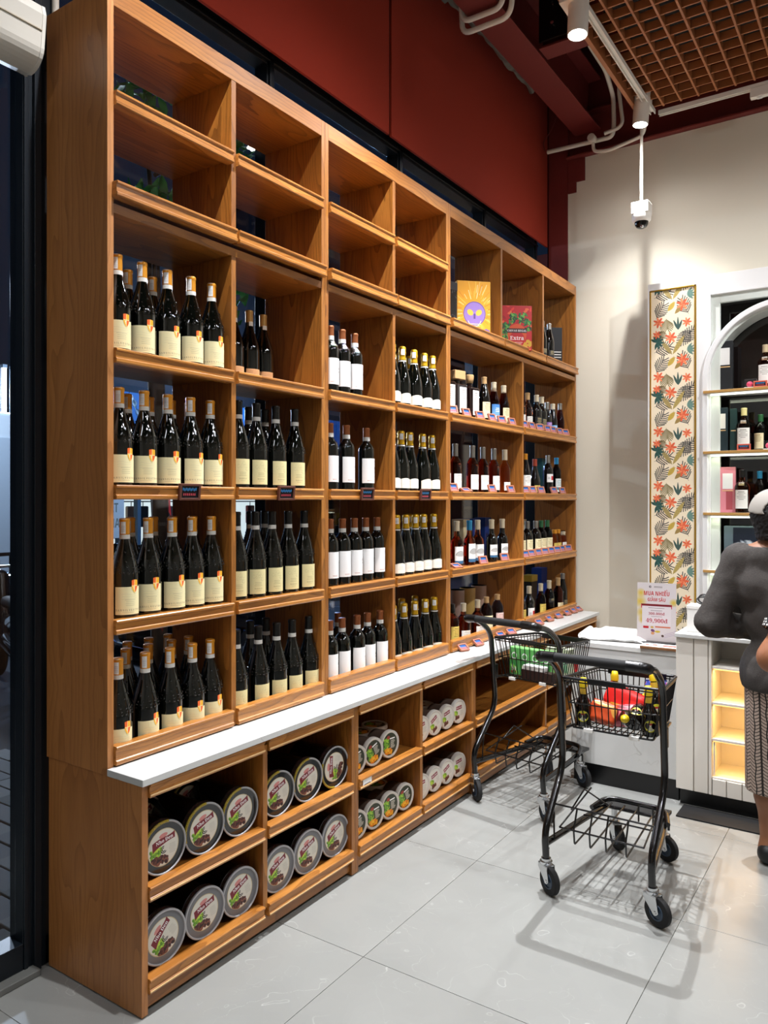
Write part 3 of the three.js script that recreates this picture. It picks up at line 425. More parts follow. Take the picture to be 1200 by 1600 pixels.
const BODY = {  // outline makers: [radius, body height, full height]
  tall: (r, b, h) => [[0, 0.004], [r * 0.8, 0.003], [r * 0.95, 0], [r, 0.006], [r, b], [r * 0.95, b + 0.014], [r * 0.72, b + 0.034], [r * 0.5, b + 0.045], [0.0152, b + 0.058], [0.0145, b + 0.068], [0.0145, h], [0, h]],
  slope: (r, b, h) => [[0, 0.004], [r * 0.8, 0.003], [r * 0.95, 0], [r, 0.006], [r, b], [r * 0.93, b + 0.02], [r * 0.7, b + 0.055], [r * 0.5, b + 0.085], [0.0155, b + 0.105], [0.0145, h], [0, h]],
  bulb: (r, b, h) => [[0, 0.004], [r * 0.8, 0.003], [r * 0.9, 0], [r * 0.93, 0.006], [r * 0.96, b * 0.5], [r, b], [r * 0.98, b + 0.012], [r * 0.86, b + 0.028], [r * 0.6, b + 0.042], [0.018, b + 0.052], [0.0165, b + 0.072], [0.0155, h], [0, h]],
};
// kind: [outline, r, body, height, glass, label, label y, label height, cap, cap height, words]
const SPIRITS = {
  yellowMalt: ['slope', 0.037, 0.15, 0.29, 'dark', 'cream', 0.03, 0.1, 'wood', 0.055, 'dark spirit bottle, pale yellow label'],
  blueMalt: ['slope', 0.037, 0.14, 0.275, 'brown', 'blue', 0.02, 0.11, 'pale', 0.06, 'spirit bottle with blue mountain label'],
  creamMalt: ['slope', 0.037, 0.13, 0.27, 'brown', 'cream', 0.02, 0.1, 'pale', 0.05, 'dark spirit bottle, cream label'],
  whiteMalt: ['tall', 0.037, 0.165, 0.29, 'rust', 'white', 0.022, 0.09, 'silver', 0.075, 'amber whisky bottle, white label'],
  lowMalt: ['tall', 0.036, 0.16, 0.29, 'amber', 'white', 0.02, 0.055, 'pale', 0.07, 'amber bottle, low white label'],
  woodCap: ['tall', 0.036, 0.15, 0.27, 'rust', 'white', 0.022, 0.08, 'wood', 0.05, 'spirit bottle with wooden cap'],
  darkMalt: ['tall', 0.037, 0.15, 0.27, 'dark', 'black', 0.02, 0.09, 'pale', 0.05, 'dark spirit bottle, black label'],
  purple: ['bulb', 0.036, 0.12, 0.24, 'dark', 'purple', 0.02, 0.07, 'silver', 0.06, 'dark bottle with purple label'],
  sky: ['slope', 0.034, 0.11, 0.24, 'dark', 'sky', 0.012, 0.065, 'pale', 0.055, 'dark bottle with sky blue label'],
  tinted: ['slope', 0.034, 0.12, 0.26, 'brown', 'cream', 0.01, 0.05, 'silver', 0.05, 'brown bottle, low cream label'],
  goldCap: ['slope', 0.038, 0.14, 0.28, 'dark', 'white', 0.03, 0.1, 'gold', 0.05, 'dark bottle, large white label'],
  redCap: ['slope', 0.039, 0.09, 0.25, 'dark', 'yellow', 0.012, 0.05, 'red', 0.05, 'squat red-capped bottle, yellow label'],
  redLabel: ['tall', 0.037, 0.18, 0.29, 'dark', 'redwhite', 0.09, 0.06, 'silver', 0.06, 'dark bottle, red and white label'],
  teal: ['tall', 0.034, 0.17, 0.28, 'green', 'teal', 0.02, 0.1, 'blue', 0.05, 'teal-capped bottle, white label'],
  stag: ['bulb', 0.038, 0.13, 0.27, 'rust', 'stag', 0.02, 0.1, 'pale', 0.06, 'amber bottle, white antler-pattern label'],
  stagBlue: ['bulb', 0.037, 0.13, 0.27, 'rust', 'stag', 0.02, 0.11, 'blue', 0.06, 'blue-capped bottle, antler-pattern label'],
  stagBlack: ['bulb', 0.037, 0.13, 0.27, 'dark', 'stag', 0.03, 0.08, 'pale', 0.06, 'black bottle, silvery antler label'],
  broad: ['tall', 0.039, 0.14, 0.245, 'dark', 'cream', 0.012, 0.105, 'silver', 0.05, 'dark bottle, broad cream label'],
  greenTop: ['tall', 0.039, 0.14, 0.245, 'green', 'cream', 0.012, 0.105, 'green', 0.05, 'green-capped bottle, broad cream label'],
  mini: ['tall', 0.026, 0.1, 0.17, 'gold', 'yellow', 0.02, 0.05, 'gold', 0.03, 'small golden bottle'],
  miniDark: ['tall', 0.026, 0.09, 0.15, 'rust', 'white', 0.015, 0.055, 'pale', 0.03, 'small amber bottle, white label'],
  parchment: ['bulb', 0.04, 0.14, 0.25, 'rust', 'yellow', 0.01, 0.11, 'black', 0.055, 'amber bottle, large parchment label'],
  roundMalt: ['bulb', 0.042, 0.12, 0.24, 'rust', 'white', 0.012, 0.07, 'pale', 0.05, 'round amber bottle, white label'],
  corkCream: ['tall', 0.04, 0.155, 0.245, 'brown', 'cream', 0.03, 0.1, 'wood', 0.04, 'cork-topped brown bottle, cream label'],
  corkPink: ['tall', 0.04, 0.155, 0.245, 'brown', 'pink', 0.03, 0.1, 'wood', 0.035, 'cork-topped brown bottle, pink label'],
  pinkWhite: ['bulb', 0.038, 0.13, 0.25, 'dark', 'redwhite', 0.02, 0.08, 'pale', 0.055, 'dark bottle, white and pink label'],
  yellowBrown: ['bulb', 0.037, 0.13, 0.25, 'brown', 'yellow', 0.015, 0.09, 'pale', 0.055, 'brown bottle, yellow label'],
  plain: ['tall', 0.037, 0.15, 0.26, 'brown', 'black', 0.1, 0.03, 'pale', 0.06, 'brown bottle with small black label'],
  creamSide: ['tall', 0.038, 0.15, 0.265, 'rust', 'cream', 0.02, 0.06, 'wood', 0.06, 'reddish bottle, cream label'],
  blackTall: ['slope', 0.036, 0.15, 0.29, 'dark', 'black', 0.03, 0.06, 'silver', 0.07, 'tall black bottle'],
};
const sp = {};
function setSpirit(kind, label, pos, turn = 68) {
  if (!sp[kind]) {
    const [o, r, b, h, g, l, ly, lh, c, ch] = SPIRITS[kind]; const t = thing('spirit_bottle', label, 'bottle', pos);
    part('glass_body', lathe(BODY[o](r, b, h - 0.004), 32), GL[g], t); part('label', arc(r + 0.0006, lh, ly, 0.95), LB[l], t); part('cap', capsule(0.0165, ch, h), CAPS[c], t); sp[kind] = t; t.rotation.y = THREE.MathUtils.degToRad(turn); return t;
  }
  const o = copyOf(sp[kind], label); o.position.set(...pos); o.rotation.y = THREE.MathUtils.degToRad(turn); return o;
}
const SPIRIT_ROWS = [
  ['C1', 4, [[-4.351, 'yellowMalt'], [-4.489, 'blueMalt'], [-4.623, 'creamMalt']], 4],
  ['C2', 4, [[-4.90, 'woodCap'], [-5.03, 'woodCap'], [-5.17, 'darkMalt'], [-5.28, 'darkMalt'], [-5.375, 'purple'], [-5.49, 'sky'], [-5.645, 'tinted']]],
  ['C1', 3, [[-3.845, 'whiteMalt'], [-3.983, 'whiteMalt'], [-4.186, 'whiteMalt'], [-4.334, 'whiteMalt'], [-4.489, 'whiteMalt'], [-4.642, 'lowMalt']]],
  ['C2', 3, [[-4.97, 'goldCap'], [-5.14, 'redCap'], [-5.395, 'redLabel'], [-5.573, 'teal']]],
  ['C1', 2, [[-3.845, 'stagBlue'], [-3.985, 'stag'], [-4.145, 'stagBlue'], [-4.27, 'stag'], [-4.442, 'stagBlack'], [-4.603, 'stagBlack']]],
  ['C2', 2, [[-4.90, 'broad'], [-5.03, 'broad'], [-5.165, 'broad'], [-5.28, 'greenTop'], [-5.395, 'greenTop'], [-5.534, 'mini'], [-5.613, 'mini'], [-5.70, 'miniDark']]],
  ['C1', 1, [[-3.84, 'lowMalt'], [-3.945, 'parchment'], [-4.065, 'roundMalt'], [-4.255, 'roundMalt'], [-4.378, 'corkCream'], [-4.536, 'corkPink']]],
  ['C2', 1, [[-4.90, 'yellowBrown'], [-5.052, 'pinkWhite'], [-5.261, 'yellowBrown'], [-5.407, 'plain'], [-5.587, 'creamSide'], [-5.70, 'blackTall']]],
];
const ALONG = (i, n) => (i === 0 ? 'leftmost' : i === n - 1 ? 'rightmost' : ORD[i] + ' from left');
for (const [bay, row, list, off = 0] of SPIRIT_ROWS) list.forEach(([z, kind], i) => setSpirit(kind, `${SPIRITS[kind][10]}, ${off ? (i === list.length - 1 ? 'rightmost' : ORD[i + 3] + ' from left') : ALONG(i, list.length)} on ${SH[row]}, ${BAY[bay]}`, [-2.175 + rr(-0.006, 0.006), SHELF_Y[row] + 0.0005, z], 70 + rr(-8, 8)));
// square decanters
{
  let root; const glassBody = phys(0x160807, 0.06, { clearcoat: 0.6, clearcoatRoughness: 0.03 });
  [[-3.86, 'cork'], [-4.0, 'block'], [-4.16, 'cork']].forEach(([z, c], i) => {
    const t = thing('decanter', ['square dark decanter half hidden by the left post, top bottle shelf', 'square dark decanter with large cubic wooden stopper, top bottle shelf', 'square dark decanter with round cork, beside the cubic-stoppered one'][i], 'decanter', [-2.18, SHELF_Y[4] + 0.0005, z], THREE.MathUtils.degToRad(74 + i * 4));
    part('glass_body', new RoundedBoxGeometry(0.105, 0.2, 0.085, 3, 0.012).translate(0, 0.1, 0), glassBody, t);
    part('neck', cyl(0.018, 0.016, 0.03, 20, 0.198), glassBody, t);
    part('label', new THREE.BoxGeometry(0.06, 0.15, 0.001).translate(0.008, 0.105, 0.0432), LB.white, t);
    part('stopper', c === 'block' ? new RoundedBoxGeometry(0.095, 0.052, 0.06, 2, 0.004).translate(0, 0.254, 0) : lathe([[0, 0.226], [0.021, 0.226], [0.026, 0.25], [0.027, 0.272], [0.024, 0.277], [0, 0.277]], 24), M.cork, t);
  });
}
// cartons and canisters among the bottles
function carton(name, label, cat, w, h, d, m, pos, turn, group, lidMat) { const t = thing(name, label, cat, pos, THREE.MathUtils.degToRad(turn), group); part('body', new RoundedBoxGeometry(w, h, d, 1, 0.002).translate(0, h / 2, 0), m, t); part('lid', new RoundedBoxGeometry(w + 0.002, h * 0.16, d + 0.002, 1, 0.001).translate(0, h * 0.925, 0), lidMat || m, t); return t; }
carton('bottle_carton', 'teal carton standing behind bottles, second bottle shelf, rightmost bay', 'carton', 0.1, 0.28, 0.08, std(0x14474c, 0.5), [-2.33, SHELF_Y[3], -5.62], 88);
carton('bottle_carton', 'cream carton behind antler-label bottles, third bottle shelf, fifth bay', 'carton', 0.09, 0.27, 0.08, std(0xcbbf98, 0.6), [-2.33, SHELF_Y[2], -4.33], 92);
carton('bottle_carton', 'deep blue carton right of the cream carton, third bottle shelf, fifth bay', 'carton', 0.09, 0.27, 0.08, std(0x122d7a, 0.45), [-2.33, SHELF_Y[2], -4.47], 90);
carton('bottle_carton', 'blue carton behind black antler bottles, third bottle shelf, fifth bay', 'carton', 0.09, 0.275, 0.08, std(0x10306f, 0.45), [-2.335, SHELF_Y[2], -4.645], 91);
carton('bottle_carton', 'teal carton at left end, third bottle shelf, fifth bay', 'carton', 0.09, 0.27, 0.08, std(0x1b6a60, 0.5), [-2.34, SHELF_Y[2], -4.02], 90);
carton('bottle_carton', 'pale carton behind left bottles, third bottle shelf, rightmost bay', 'carton', 0.08, 0.25, 0.08, std(0xbdb39a, 0.6), [-2.34, SHELF_Y[2], -5.25], 90);
carton('bottle_carton', 'black carton with yellow lid, bottom bottle shelf, rightmost bay', 'carton', 0.11, 0.29, 0.08, std(0x1d1a12, 0.5), [-2.33, SHELF_Y[1], -5.42], 90, undefined, std(0xb9992c, 0.45));
carton('bottle_carton', 'tall blue carton behind bottles, bottom bottle shelf, rightmost bay', 'carton', 0.11, 0.33, 0.08, std(0x123a8c, 0.45), [-2.335, SHELF_Y[1], -5.62], 90);
[[-4.31, 0x9a8478, 'mauve'], [-4.46, 0xb49550, 'ochre'], [-4.62, 0xa78a78, 'dusty pink']].forEach(([z, c, w]) => { const t = thing('gift_canister', `${w} round canister standing behind bottles, bottom bottle shelf, fifth bay`, 'canister', [-2.35, SHELF_Y[1], z]); part('body', cyl(0.05, 0.05, 0.285, 28), std(c, 0.55), t); part('lid', cyl(0.0508, 0.0508, 0.035, 28, 0.25), std(c, 0.4), t); part('base_rim', cyl(0.0508, 0.0508, 0.012, 28), M.capGold, t); });
// top cells of the far bookcase
T.mask = canvasTex(384, 512, (g) => {
  g.fillStyle = '#eba51e'; g.fillRect(0, 0, 384, 512);
  for (let i = 0; i < 90; i++) { g.strokeStyle = ['#f7cf55', '#f4e3a0', '#d97f16'][i % 3]; g.lineWidth = 3 + rnd() * 5; const a = rnd() * 6.28, r0 = 120 + rnd() * 60, r1 = r0 + 40 + rnd() * 120; g.beginPath(); g.moveTo(200 + Math.cos(a) * r0, 280 + Math.sin(a) * r0); g.lineTo(200 + Math.cos(a) * r1, 280 + Math.sin(a) * r1); g.stroke(); }
  g.fillStyle = '#7a5fb0'; for (let i = 0; i < 30; i++) { g.beginPath(); g.ellipse(rnd() * 384, 450 + rnd() * 60, 22, 10, rnd() * 3, 0, 7); g.fill(); }
  g.save(); g.translate(-66, -100); g.scale(1.33, 1.33); g.fillStyle = '#9a7cc6'; g.strokeStyle = '#6a4f98'; g.lineWidth = 6; g.beginPath(); g.ellipse(200, 300, 95, 82, 0, 0, 7); g.fill(); g.stroke(); g.fillStyle = '#f0c64a'; g.beginPath(); g.ellipse(162, 292, 28, 20, 0.4, 0, 7); g.ellipse(238, 292, 28, 20, -0.4, 0, 7); g.fill();
  g.fillStyle = '#5d4689'; g.fillRect(192, 300, 16, 36); g.strokeStyle = '#f3e0b0'; g.beginPath(); g.arc(200, 330, 60, 0.3, 2.8); g.stroke(); g.restore(); lines(g, 120, 392, 160, 2, 16, '#f3e0b0', 7);
});
T.redBox = canvasTex(384, 512, (g) => {
  g.fillStyle = '#c6151c'; g.fillRect(0, 0, 384, 512); for (let i = 0; i < 40; i++) { g.fillStyle = ['#e8352a', '#a80f1a', '#ef6a3a'][i % 3]; g.beginPath(); g.ellipse(rnd() * 384, rnd() * 512, 26, 14, rnd() * 3, 0, 7); g.fill(); }
  for (const [cx, cy] of [[60, 230], [150, 110], [275, 110], [350, 190], [40, 300]]) for (let i = 0; i < 26; i++) { g.fillStyle = ['#155c2a', '#2f8a3a', '#0e3d1d', '#6fb648'][i % 4]; g.beginPath(); g.ellipse(cx + (rnd() - 0.5) * 90, cy + (rnd() - 0.2) * 110, 26, 10, rnd() * 3, 0, 7); g.fill(); }
  for (let i = 0; i < 20; i++) { g.fillStyle = '#d9a92a'; g.beginPath(); g.ellipse(280 + rnd() * 110, 400 + rnd() * 110, 26, 12, rnd() * 3, 0, 7); g.fill(); }
  g.fillStyle = '#d9541f'; g.beginPath(); g.ellipse(200, 330, 120, 120, 0, 0, 7); g.fill(); g.fillStyle = '#c01820'; g.beginPath(); g.ellipse(200, 390, 96, 96, 0, 0, 7); g.fill();
  g.fillStyle = '#2a0d0c'; g.save(); g.translate(200, 288); g.fillRect(-126, -26, 252, 50); g.fillStyle = '#fff'; g.font = 'bold 32px serif'; g.textAlign = 'center'; g.fillText('CHIVAS REGAL', 0, 11); g.restore();
  g.fillStyle = '#fff'; g.font = 'bold 62px serif'; g.textAlign = 'center'; g.fillText('Extra', 200, 395); lines(g, 130, 420, 140, 2, 16, '#f6d9c9', 6);
});
{
  const c = (n, label, w, h, d, face, side, pos, turn) => { const t = thing(n, label, 'carton', pos, THREE.MathUtils.degToRad(turn)); part('body', new RoundedBoxGeometry(w, h, d, 1, 0.003).translate(0, h / 2, 0), side, t); part('front_print', new THREE.BoxGeometry(w - 0.006, h - 0.006, 0.001).translate(0, h / 2, d / 2 + 0.0004), face, t); return t; };
  c('gift_carton', 'tall orange carton printed with a purple mask, top cell above fifth bay', 0.215, 0.345, 0.08, mat(T.mask, 0.4), std(0xd9a02a, 0.45), [-2.21, 2.604, -4.25], 45);
  c('gift_carton', 'red carton with green leaves and white lettering in the top row', 0.215, 0.30, 0.08, mat(T.redBox, 0.4), std(0xa8161b, 0.45), [-2.165, 2.604, -4.785], 40);
  const g = c('gift_carton', 'black carton standing behind two dark bottles, top right cell', 0.2, 0.31, 0.07, std(0x07070a, 0.75), std(0x07070a, 0.75), [-2.24, 2.604, -5.56], 40);
  part('foil_stripe', [-0.02, 0, 0.02].map((q) => bx(0.03, 0.09, 0.10 + q, 0.106 + q, 0.036, 0.0372, 0)), CAPS.silver, g);
  const bag = thing('gift_bag', 'black patterned gift bag left of the orange mask carton', 'gift bag', [-2.30, 2.604, -3.98], THREE.MathUtils.degToRad(80));
  part('body', new RoundedBoxGeometry(0.25, 0.27, 0.1, 1, 0.003).translate(0, 0.135, 0), phys(0xffffff, 0.25, { map: canvasTex(256, 256, (q) => { q.fillStyle = '#0c0c0e'; q.fillRect(0, 0, 256, 256); q.strokeStyle = '#56585a'; for (let i = 0; i < 60; i++) { q.lineWidth = 1 + rnd() * 2; q.beginPath(); const x = rnd() * 256, y = rnd() * 256; q.arc(x, y, 4 + rnd() * 14, rnd() * 6, rnd() * 6); q.stroke(); } }) }), bag); part('lid', new RoundedBoxGeometry(0.254, 0.05, 0.104, 1, 0.002).translate(0, 0.285, 0), std(0x26262a, 0.35), bag); part('clasp', new THREE.SphereGeometry(0.009, 12, 8).translate(0, 0.285, 0.054), M.brassAndHighlight, bag);
  ['left dark bottle before the black carton in the top right cell', 'right dark bottle with silver label before the black carton, top cell'].forEach((l, i) => { sp.none; setSpirit('blackTall', l, [-2.155 + i * 0.012, 2.6045, -5.235 - i * 0.105], 66); });
}
// price tags
{
  const scr = [mat(T.tagScreen, 0.25), mat(T.tagScreen2, 0.25)], fm = [std(0x5f3325, 0.5), std(0xa86a54, 0.5)], base = {};
  const tagAt = (kind, label, x, y, z, turn, tilt, group) => {
    let t = base[kind];
    if (!t) { t = base[kind] = thing('price_tag', label, 'price tag', [x, y, z], 0, group); const w = kind ? 0.066 : 0.086, h = kind ? 0.05 : 0.058, q = (g) => g.translate(0, h / 2, 0);
      part('frame', [bx(-w / 2, w / 2, 0, 0.008, -0.006, 0.006, 0.001), bx(-w / 2, w / 2, h - 0.008, h, -0.006, 0.006, 0.001), bx(-w / 2, -w / 2 + 0.009, 0.008, h - 0.008, -0.006, 0.006, 0.001), bx(w / 2 - 0.009, w / 2, 0.008, h - 0.008, -0.006, 0.006, 0.001), bx(-w / 2 + 0.008, w / 2 - 0.008, 0.007, h - 0.007, -0.006, 0, 0)], fm[kind], t);
      part('screen', new THREE.BoxGeometry(w - 0.018, h - 0.016, 0.001).translate(0, h / 2, 0.0008), scr[kind], t);
    } else t = copyOf(t, label, group);
    t.position.set(x, y, z); t.rotation.set(0, 0, 0); t.rotation.order = 'YXZ'; t.rotation.y = THREE.MathUtils.degToRad(turn); t.rotation.x = tilt; return t;
  };
  [[-1.85, 'leftmost bay'], [-2.359, 'second bay'], [-2.929, 'third bay'], [-3.456, 'fourth bay']].forEach(([z, b]) => tagAt(0, `brown-framed price tag clipped on the second bottle shelf lip, ${b}`, FX + 0.026, 1.601, z, 82, 0.1, 'price tags clipped to shelf lips'));
  const rows = { 'C1 4': [-3.812, -3.982, -4.155, -4.321, -4.46, -4.615], 'C2 4': [-4.82, -4.94, -5.077, -5.219, -5.33, -5.457, -5.575], 'C1 3': [-3.827, -3.98, -4.321, -4.596], 'C2 3': [-4.83, -4.952, -5.1, -5.342, -5.509], 'C1 2': [-3.865, -4.198, -4.498], 'C2 2': [-4.83, -4.929, -5.054, -5.171, -5.292, -5.405, -5.509, -5.629] };
  for (const [k, zs] of Object.entries(rows)) { const [bay, row] = k.split(' '); zs.forEach((z, i) => { const lying = (k === 'C1 3' && i === 1) || (k === 'C1 2' && i === 0); tagAt(1, `small pinkish-brown price tag, ${ALONG(i, zs.length)} on ${SH[row]}, ${BAY[bay]}`, lying ? -2.09 : -2.10, +row === 4 ? 2.0905 : +row === 3 ? 1.6505 : 1.2155, z, 70 + rr(-10, 10), lying ? -1.15 : -0.35, 'price tags on the spirit shelves'); }); }
  [-3.857, -4.046, -4.349, -4.498, -4.952, -5.147, -5.317, -5.496, -5.629, -5.735].forEach((z, i) => tagAt(1, `pinkish-brown price tag lying on the stone ledge, ${ALONG(i, 10)}`, -2.045, 0.752, z, 72 + rr(-8, 8), -0.95, 'price tags on the stone ledge'));
  const pl = thing('shelf_label', 'small white paper label on the lip of the third lower bay', 'label', [LX + 0.0085, 0.357, -2.72]); part('card', bx(0, 0.0015, 0, 0.036, -0.045, 0.02, 0), M.paper, pl); part('print', bx(0.0015, 0.0019, 0.01, 0.014, -0.035, 0.01, 0), std(0x77777a, 0.8), pl);
}
T.glitter = dataTex(256, 32, (u, v) => { const a = n2(u * 90, v * 8), b = 0.5 + 0.5 * n2(u * 50 + 3, v * 6); return a > 0.1 ? [0.85, 0.62 + b * 0.2, 0.12 + b * 0.1] : a > -0.3 ? [0.45, 0.34, 0.05] : [0.25, 0.3, 0.12]; });
// ---------------------------------------------------------------- tubs in the low cabinets
{
  const R = 0.086, lidM = [mat(T.grapeLid, 0.35), mat(T.whiteLid, 0.4), mat(T.fruitLid, 0.35)], clear = phys(0x9c9a98, 0.2, { metalness: 0.0 }), blackTub = phys(0x060506, 0.12, { clearcoat: 0.4 });
  const big = (label, frosted) => { const t = thing('dessert_tub', label, 'tub', PARK, 0, 'large black tubs in the near low cabinet');
    part('body', lathe([[0, -0.2], [0.07, -0.2], [0.072, -0.196], [0.079, -0.02], [0.08, -0.012], [0.08, 0]], 40).rotateX(Math.PI / 2), blackTub, t);
    part('lid', lathe([[0.081, -0.02], [R - 0.001, -0.02], [R, -0.016], [R, 0.003], [R - 0.002, 0.006], [R - 0.006, 0.006], [R - 0.009, 0.001], [0, 0.001]], 48).rotateX(Math.PI / 2), frosted ? std(0x77777a, 0.35) : phys(0x1d1d20, 0.12, { clearcoat: 0.5 }), t);
    part('lid_rim', new THREE.TorusGeometry(R - 0.003, 0.0035, 8, 56).translate(0, 0, 0.0055), frosted ? std(0xb9b9bc, 0.3) : std(0xa9aaad, 0.25), t);
    part('foil_band', new THREE.CylinderGeometry(R + 0.0006, R + 0.0006, 0.016, 48, 1, true).rotateX(Math.PI / 2).translate(0, 0, -0.007), phys(0xffffff, 0.25, { metalness: 0.6, map: T.silver }), t);
    if (!frosted) part('foil_strip', new THREE.TorusGeometry(R - 0.0035, 0.0048, 8, 30, 1.9).rotateZ(1.35).translate(0, 0, 0.0058), phys(0xffffff, 0.3, { map: T.glitter }), t, 'gold glitter strip');
    part('lid_label', new THREE.CircleGeometry(0.06, 48).translate(0, 0, 0.0017), lidM[0], t); return t; };
  const P1 = big('x', false), P2 = big('x', true); let u1 = false, u2 = false;
  const rows = [['upper', 'first', 0.396, false, [-1.654, -1.828, -1.998]], ['upper', 'second', 0.396, false, [-2.202, -2.377, -2.553]], ['lower', 'first', 0.108, true, [-1.654, -1.83, -1.999]], ['lower', 'second', 0.108, true, [-2.204, -2.379, -2.555]]];
  const spin = { 'upper second 2': 1.5, 'lower first 0': 0.75, 'upper first 0': 0.1 };
  for (const [lev, bay, y, fr, zs] of rows) zs.forEach((z, i) => {
    const p = fr ? P2 : P1, first = fr ? !u2 : !u1, t = first ? p : copyOf(p); if (fr) u2 = true; else u1 = true;
    t.userData.label = `large black grape dessert tub, ${['left', 'middle', 'right'][i]} of three, ${lev} shelf, ${bay} lower bay`;
    const tilt = new THREE.Group(); t.rotation.order = 'YXZ'; t.position.set(-1.975, y + R + 0.001, z); t.rotation.set(0, Math.PI / 2 - 0.06, 0); t.rotation.z = (spin[`${lev} ${bay} ${i}`] || 0.18) + rr(-0.12, 0.12);
  });
  // behind the front tubs, upper shelf, first bay
  [[-1.75, 'left'], [-1.95, 'right']].forEach(([z, w]) => { const t = copyOf(P1, `large black tub lying behind the front tubs, ${w}, upper shelf, first lower bay`); t.position.set(-2.195, 0.396 + R + 0.001, z); t.rotation.set(0, Math.PI / 2, 0.3); });
  const r = 0.064, small = (label, m, rim, body) => { const t = thing('small_tub', label, 'tub', PARK);
    part('body', lathe([[0, -0.1], [0.05, -0.1], [0.053, -0.096], [0.0595, -0.008], [0.0595, 0]], 36).rotateX(Math.PI / 2), body, t);
    part('lid', lathe([[0.06, -0.016], [r, -0.016], [r + 0.001, -0.012], [r, 0.004], [r - 0.003, 0.006], [r - 0.008, 0.005], [r - 0.011, 0.001], [0, 0.001]], 40).rotateX(Math.PI / 2), rim, t);
    part('lid_label', new THREE.CircleGeometry(0.052, 36).translate(0, 0, 0.0016), m, t); return t; };
  const rimW = std(0xd9d4cb, 0.4), bodyB = phys(0x54453c, 0.3), S = { fruit: small('x', lidM[2], rimW, bodyB), grape: small('x', lidM[1], rimW, bodyB) }, used = {};
  const put = (kind, label, pos, rot, group) => { const t = used[kind] ? copyOf(S[kind]) : S[kind]; used[kind] = 1; t.userData.label = label; if (group) t.userData.group = group; t.position.set(...pos); t.rotation.order = 'YXZ'; t.rotation.set(...rot); return t; };
  [['upper', 'third', 'fruit', 0.396, [-2.725, -2.857, -2.99]], ['lower', 'third', 'fruit', 0.108, [-2.733, -2.863, -2.993, -3.122]], ['upper', 'fourth', 'grape', 0.396, [-3.276, -3.405, -3.534, -3.662]], ['lower', 'fourth', 'grape', 0.108, [-3.276, -3.405, -3.534, -3.662]]].forEach(([lev, bay, kind, y, zs]) => zs.forEach((z, i) => put(kind, `white-rimmed ${kind} dessert tub facing out, ${ALONG(i, zs.length)}, ${lev} shelf, ${bay} lower bay`, [-1.985, y + r + 0.002, z], [0, Math.PI / 2 - 0.12, 0.2 + rr(-0.25, 0.25)], 'small tubs in the middle low cabinet')));
  [['fruit', -2.975, 0.394, 'upper', 'third'], ['fruit', -3.115, 0.394, 'upper', 'third'], ['fruit', -3.115, 0.106, 'lower', 'third'], ['grape', -3.42, 0.394, 'upper', 'fourth'], ['grape', -3.57, 0.394, 'upper', 'fourth']].forEach(([k, z, y, lev, bay], i) => put(k, `white-rimmed tub standing upright behind others, ${['left', 'right', 'only', 'left', 'right'][i]} one, ${lev} shelf, ${bay} lower bay`, [-2.158, y + 0.1, z], [-Math.PI / 2, 0, rr(0, 3)], 'upright small tubs'));
}
